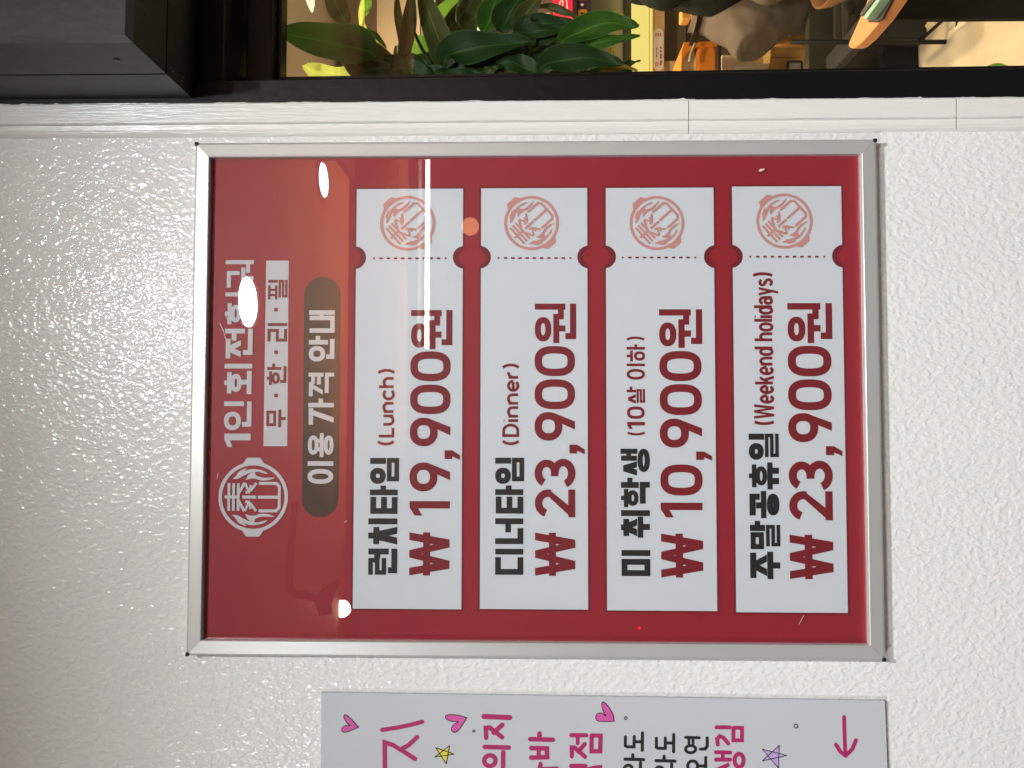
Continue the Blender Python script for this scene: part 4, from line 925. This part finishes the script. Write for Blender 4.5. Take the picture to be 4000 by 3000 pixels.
skin('trousers', [(at(2810, -60, PYY + .02), .15), (at(2835, 0, PYY), .14), (at(2885, 105, PYY - .06), .130), (at(2945, 185, PYY - .12), .086), (at(3040, 45, PYY - .1), .098), (at(3140, 38, PYY - .06), .098), (at(3238, 78, PYY - .02), .072), (at(2830, -200, PYY), .14), (at(2950, -160, PYY - .25), .12), (knee2, .10), (at(3200, -150, PYY - .26), .085), (at(3280, -170, PYY - .2), .07)],
     [(0, 1), (1, 2), (2, 3), (2, 4), (4, 5), (5, 6), (0, 7), (7, 8), (8, 9), (9, 10), (10, 11)], M_jean, pe)
skin('jacket', [(at(2950, -128, PYY - .14), .15), (at(2800, -84, PYY - .14), .185), (at(2650, -130, PYY - .04), .14), (chest, .17), (at(2380, -135, PYY + .03), .10)], [(0, 1), (1, 2), (2, 3), (3, 4)], M_jack, pe)
skin('jacket_sleeve', [(at(2400, -170, PYY - .08), .09), (at(2510, -95, PYY - .1), .10), (at(2600, -62, PYY - .14), .115), (at(2700, -66, PYY - .2), .075)], [(0, 1), (1, 2), (2, 3)], M_jack, pe)
skin('hand', [(at(2700, -66, PYY - .2), .03), (at(2760, -70, PYY - .26), .035), (at(2800, -80, PYY - .3), .02)], [(0, 1), (1, 2)], M_skin, pe, 1)
skin('shoe', [(at(3275, 70, PYY - .02), .035), (at(3300, 60, PYY - .1), .045), (at(3320, 30, PYY - .24), .035)], [(0, 1), (1, 2)], M_shoe, pe, 1)
skin('shoe', [(at(3325, -145, PYY - .2), .035), (at(3345, -160, PYY - .3), .045), (at(3360, -180, PYY - .4), .035)], [(0, 1), (1, 2)], M_shoe, pe, 1)
skin('hair', [(head + Vector((0, .03, .04)), .085), (head + Vector((0, .06, -.02)), .07)], [(0, 1)], M_cap, pe)

# metal chair in the dark, table with orange top
M_bm = mat('black chair metal', (.01, .0095, .0085, 1), .5, spec=.2)
mc = thing('metal_chair', 'black metal sled chair standing on the pale floor', 'chair')
C1 = 1.72
def rod(nm, a, b, r_, Y0, Y1): tube(nm, [at(*a, Y0), at(*b, Y1)], r_, M_bm, mc, 8)
rod('chair_leg', (3090, 164), (3722, 164), .0085, C1, C1)
rod('chair_leg', (3300, -150), (3870, -120), .0085, 1.5, 1.42)
rod('floor_rail', (3722, 164), (3862, 62), .0085, C1, C1 - .22); rod('floor_rail', (3862, 62), (3905, -60), .0085, C1 - .22, C1 - .3)
rod('chair_brace', (3594, 158), (3702, 62), .006, C1, C1 - .2)
plate('seat_pad', [(3360, 60), (3366, 150), (3400, 160), (3420, 60)], C1 - .1, .3, mat('black seat', (.012, .012, .012, 1), .6), mc, .01)
plate('back_panel', [(3262, -120), (3262, 150), (3300, 156), (3334, 150), (3372, -120)], C1 + .18, .02, mat('dark brown back panel', (.035, .03, .024, 1), .6, var=.3, vscale=9), mc, .004)
plate('panel_stripe', [(3284, -120), (3292, 152), (3306, 152), (3330, -120)], C1 + .176, .004, mat('taupe stripe', (.075, .062, .048, 1), .6), mc)
rod('cross_bar', (3740, 130), (3745, 20), .008, C1 - .05, C1 - .1); rod('cross_bar', (3775, 108), (3780, 10), .005, C1 - .06, C1 - .1); rod('cross_bar', (3800, 88), (3806, 0), .006, C1 - .08, C1 - .1)
tag(plate('dark_bag', [(3380, 60), (3380, 142), (3560, 150), (3720, 148), (3715, 105), (3650, 60)], C1 + .12, .15, mat('black cloth bag', (.014, .014, .015, 1), .8), None, .02), 'black cloth bag under the metal chair seat', 'bag')
tag(plate('crumpled_cloth', [(3634, 74), (3664, 108), (3690, 118), (3705, 70)], C1 + .04, .05, mat('cream cloth', (.62, .52, .33, 1), .8), None, .008), 'small cream cloth caught behind the chair brace', 'cloth')
tbw = thing('dining_table', 'dining table with orange wood top and dark pedestal', 'table')
zt_ = .725
def onz(px, py, z): 
    d = CR * ((px - 2000) / FPX) + CU * (-(py - 1500) / FPX) - CB; return CC + d * ((z - CC.z) / d.z)
tp = [(3330, 190), (3318, 187), (3313, 178), (3316, 165), (3332, 130), (3356, 75), (3388, 0), (3420, -80), (3540, -360), (3700, -420), (3490, 10), (3440, 83), (3375, 158), (3345, 184)]
tv = [onz(x, y, zt_) for x, y in tp]; n = len(tv)
o = mesh('table_top', tv + [v - Vector((0, 0, .028)) for v in tv], [tuple(range(n)), tuple(range(2 * n - 1, n - 1, -1))] + [(i, (i + 1) % n, n + (i + 1) % n, n + i) for i in range(n)], mat('orange wood top', (.68, .29, .10, 1), .4, var=.1, vscale=10, stretch=(6, 1, 1)), tbw); bevel(o, .003)
YT = .92
plate('pedestal_panel', [(3448, 78), (3640, 71.5), (4490, 65), (4490, -250), (3500, -250)], YT, .02, mat('dark brown panel', (.010, .009, .006, 1), .8, spec=.15, var=.2, vscale=4), tbw, .003)
mb = thing('menu_book', 'black menu book with a teal edge lying on the orange table', 'book')
def slab(nm, pts, z0, z1, m_):
    v = [onz(x, y, z1) for x, y in pts]; k = len(v)
    o = mesh(nm, v + [p + Vector((0, 0, z0 - z1)) for p in v], [tuple(range(k)), tuple(range(2 * k - 1, k - 1, -1))] + [(i, (i + 1) % k, k + (i + 1) % k, k + i) for i in range(k)], m_, mb); bevel(o, .0015); return o
M_teal = mat('teal cover', (.30, .52, .40, 1), .5)
slab('book_cover', [(3356, 56), (3366, 64), (3475, -80), (3450, -80)], zt_ + .026, zt_ + .034, mat('charcoal cover', (.03, .035, .03, 1), .5))
slab('teal_edge', [(3368, 65), (3382, 77), (3494, -80), (3476, -80)], zt_ + .006, zt_ + .03, M_teal)
slab('page_edge', [(3384, 79), (3387, 76), (3500, -80), (3496, -80)], zt_ + .003, zt_ + .02, mat('pale pages', (.8, .75, .6, 1), .6))
slab('back_cover', [(3388, 87), (3424, 88), (3444, 76), (3520, -80), (3500, -80)], zt_ + .001, zt_ + .008, mat('black back', (.008, .008, .008, 1), .6))
bw = lathe('wooden_bowl', [(0, -.06), (.06, -.06), (.10, -.03), (.125, .02), (.13, .06), (.124, .06), (.115, .02), (.09, -.022), (0, -.04)], (0, 0, 0), mat('turned wood', (.17, .085, .035, 1), .4, var=.15, vscale=20), None, 40)
q = at(3300, -148, 1.35); bw.location = q; bw.rotation_euler = (0, math.radians(0), 0)
stl = thing('bowl_stool', 'dark stool under the turned wood bowl', 'stool')
lathe('stool_seat', [(0, -.062), (.10, -.062), (.10, -.08), (0, -.08)], tuple(q), M_dk, stl, 24)
for k in range(3):
    a_ = 2.1 * k + .6; tube('stool_leg', [(q.x + .07 * math.cos(a_), q.y + .07 * math.sin(a_), q.z - .08), (q.x + .12 * math.cos(a_), q.y + .12 * math.sin(a_), 0)], .011, M_dk, stl, 8)
tag(bw, 'round turned wood bowl rim beside the trousers', 'bowl')

# restaurant lamps
def inlamp(x, y, z, r_, s, label):
    t = thing('restaurant_downlight', label, 'light', group='downlights in the restaurant ceiling')
    lathe('light_lens', [(0, -.006), (r_ - .001, -.006), (r_ - .001, -.001)], (x, y, z), emat('warm glow', '#ffe2b8', s), t)
    lathe('light_rim', [(r_, -.012), (r_ + .015, -.012), (r_ + .016, 0), (r_, 0), (r_, -.012)], (x, y, z), M_trim, t)
inlamp(1.15, 1.25, 2.72, .12, 210 * LAMP_IN, 'warm downlight in the restaurant ceiling nearest the window')
inlamp(1.7, 2.45, 2.72, .12, 260 * LAMP_IN, 'warm downlight in the restaurant ceiling over the counter')
inlamp(.5, 2.0, 2.72, .12, 210 * LAMP_IN, 'warm downlight in the restaurant ceiling left of the counter')
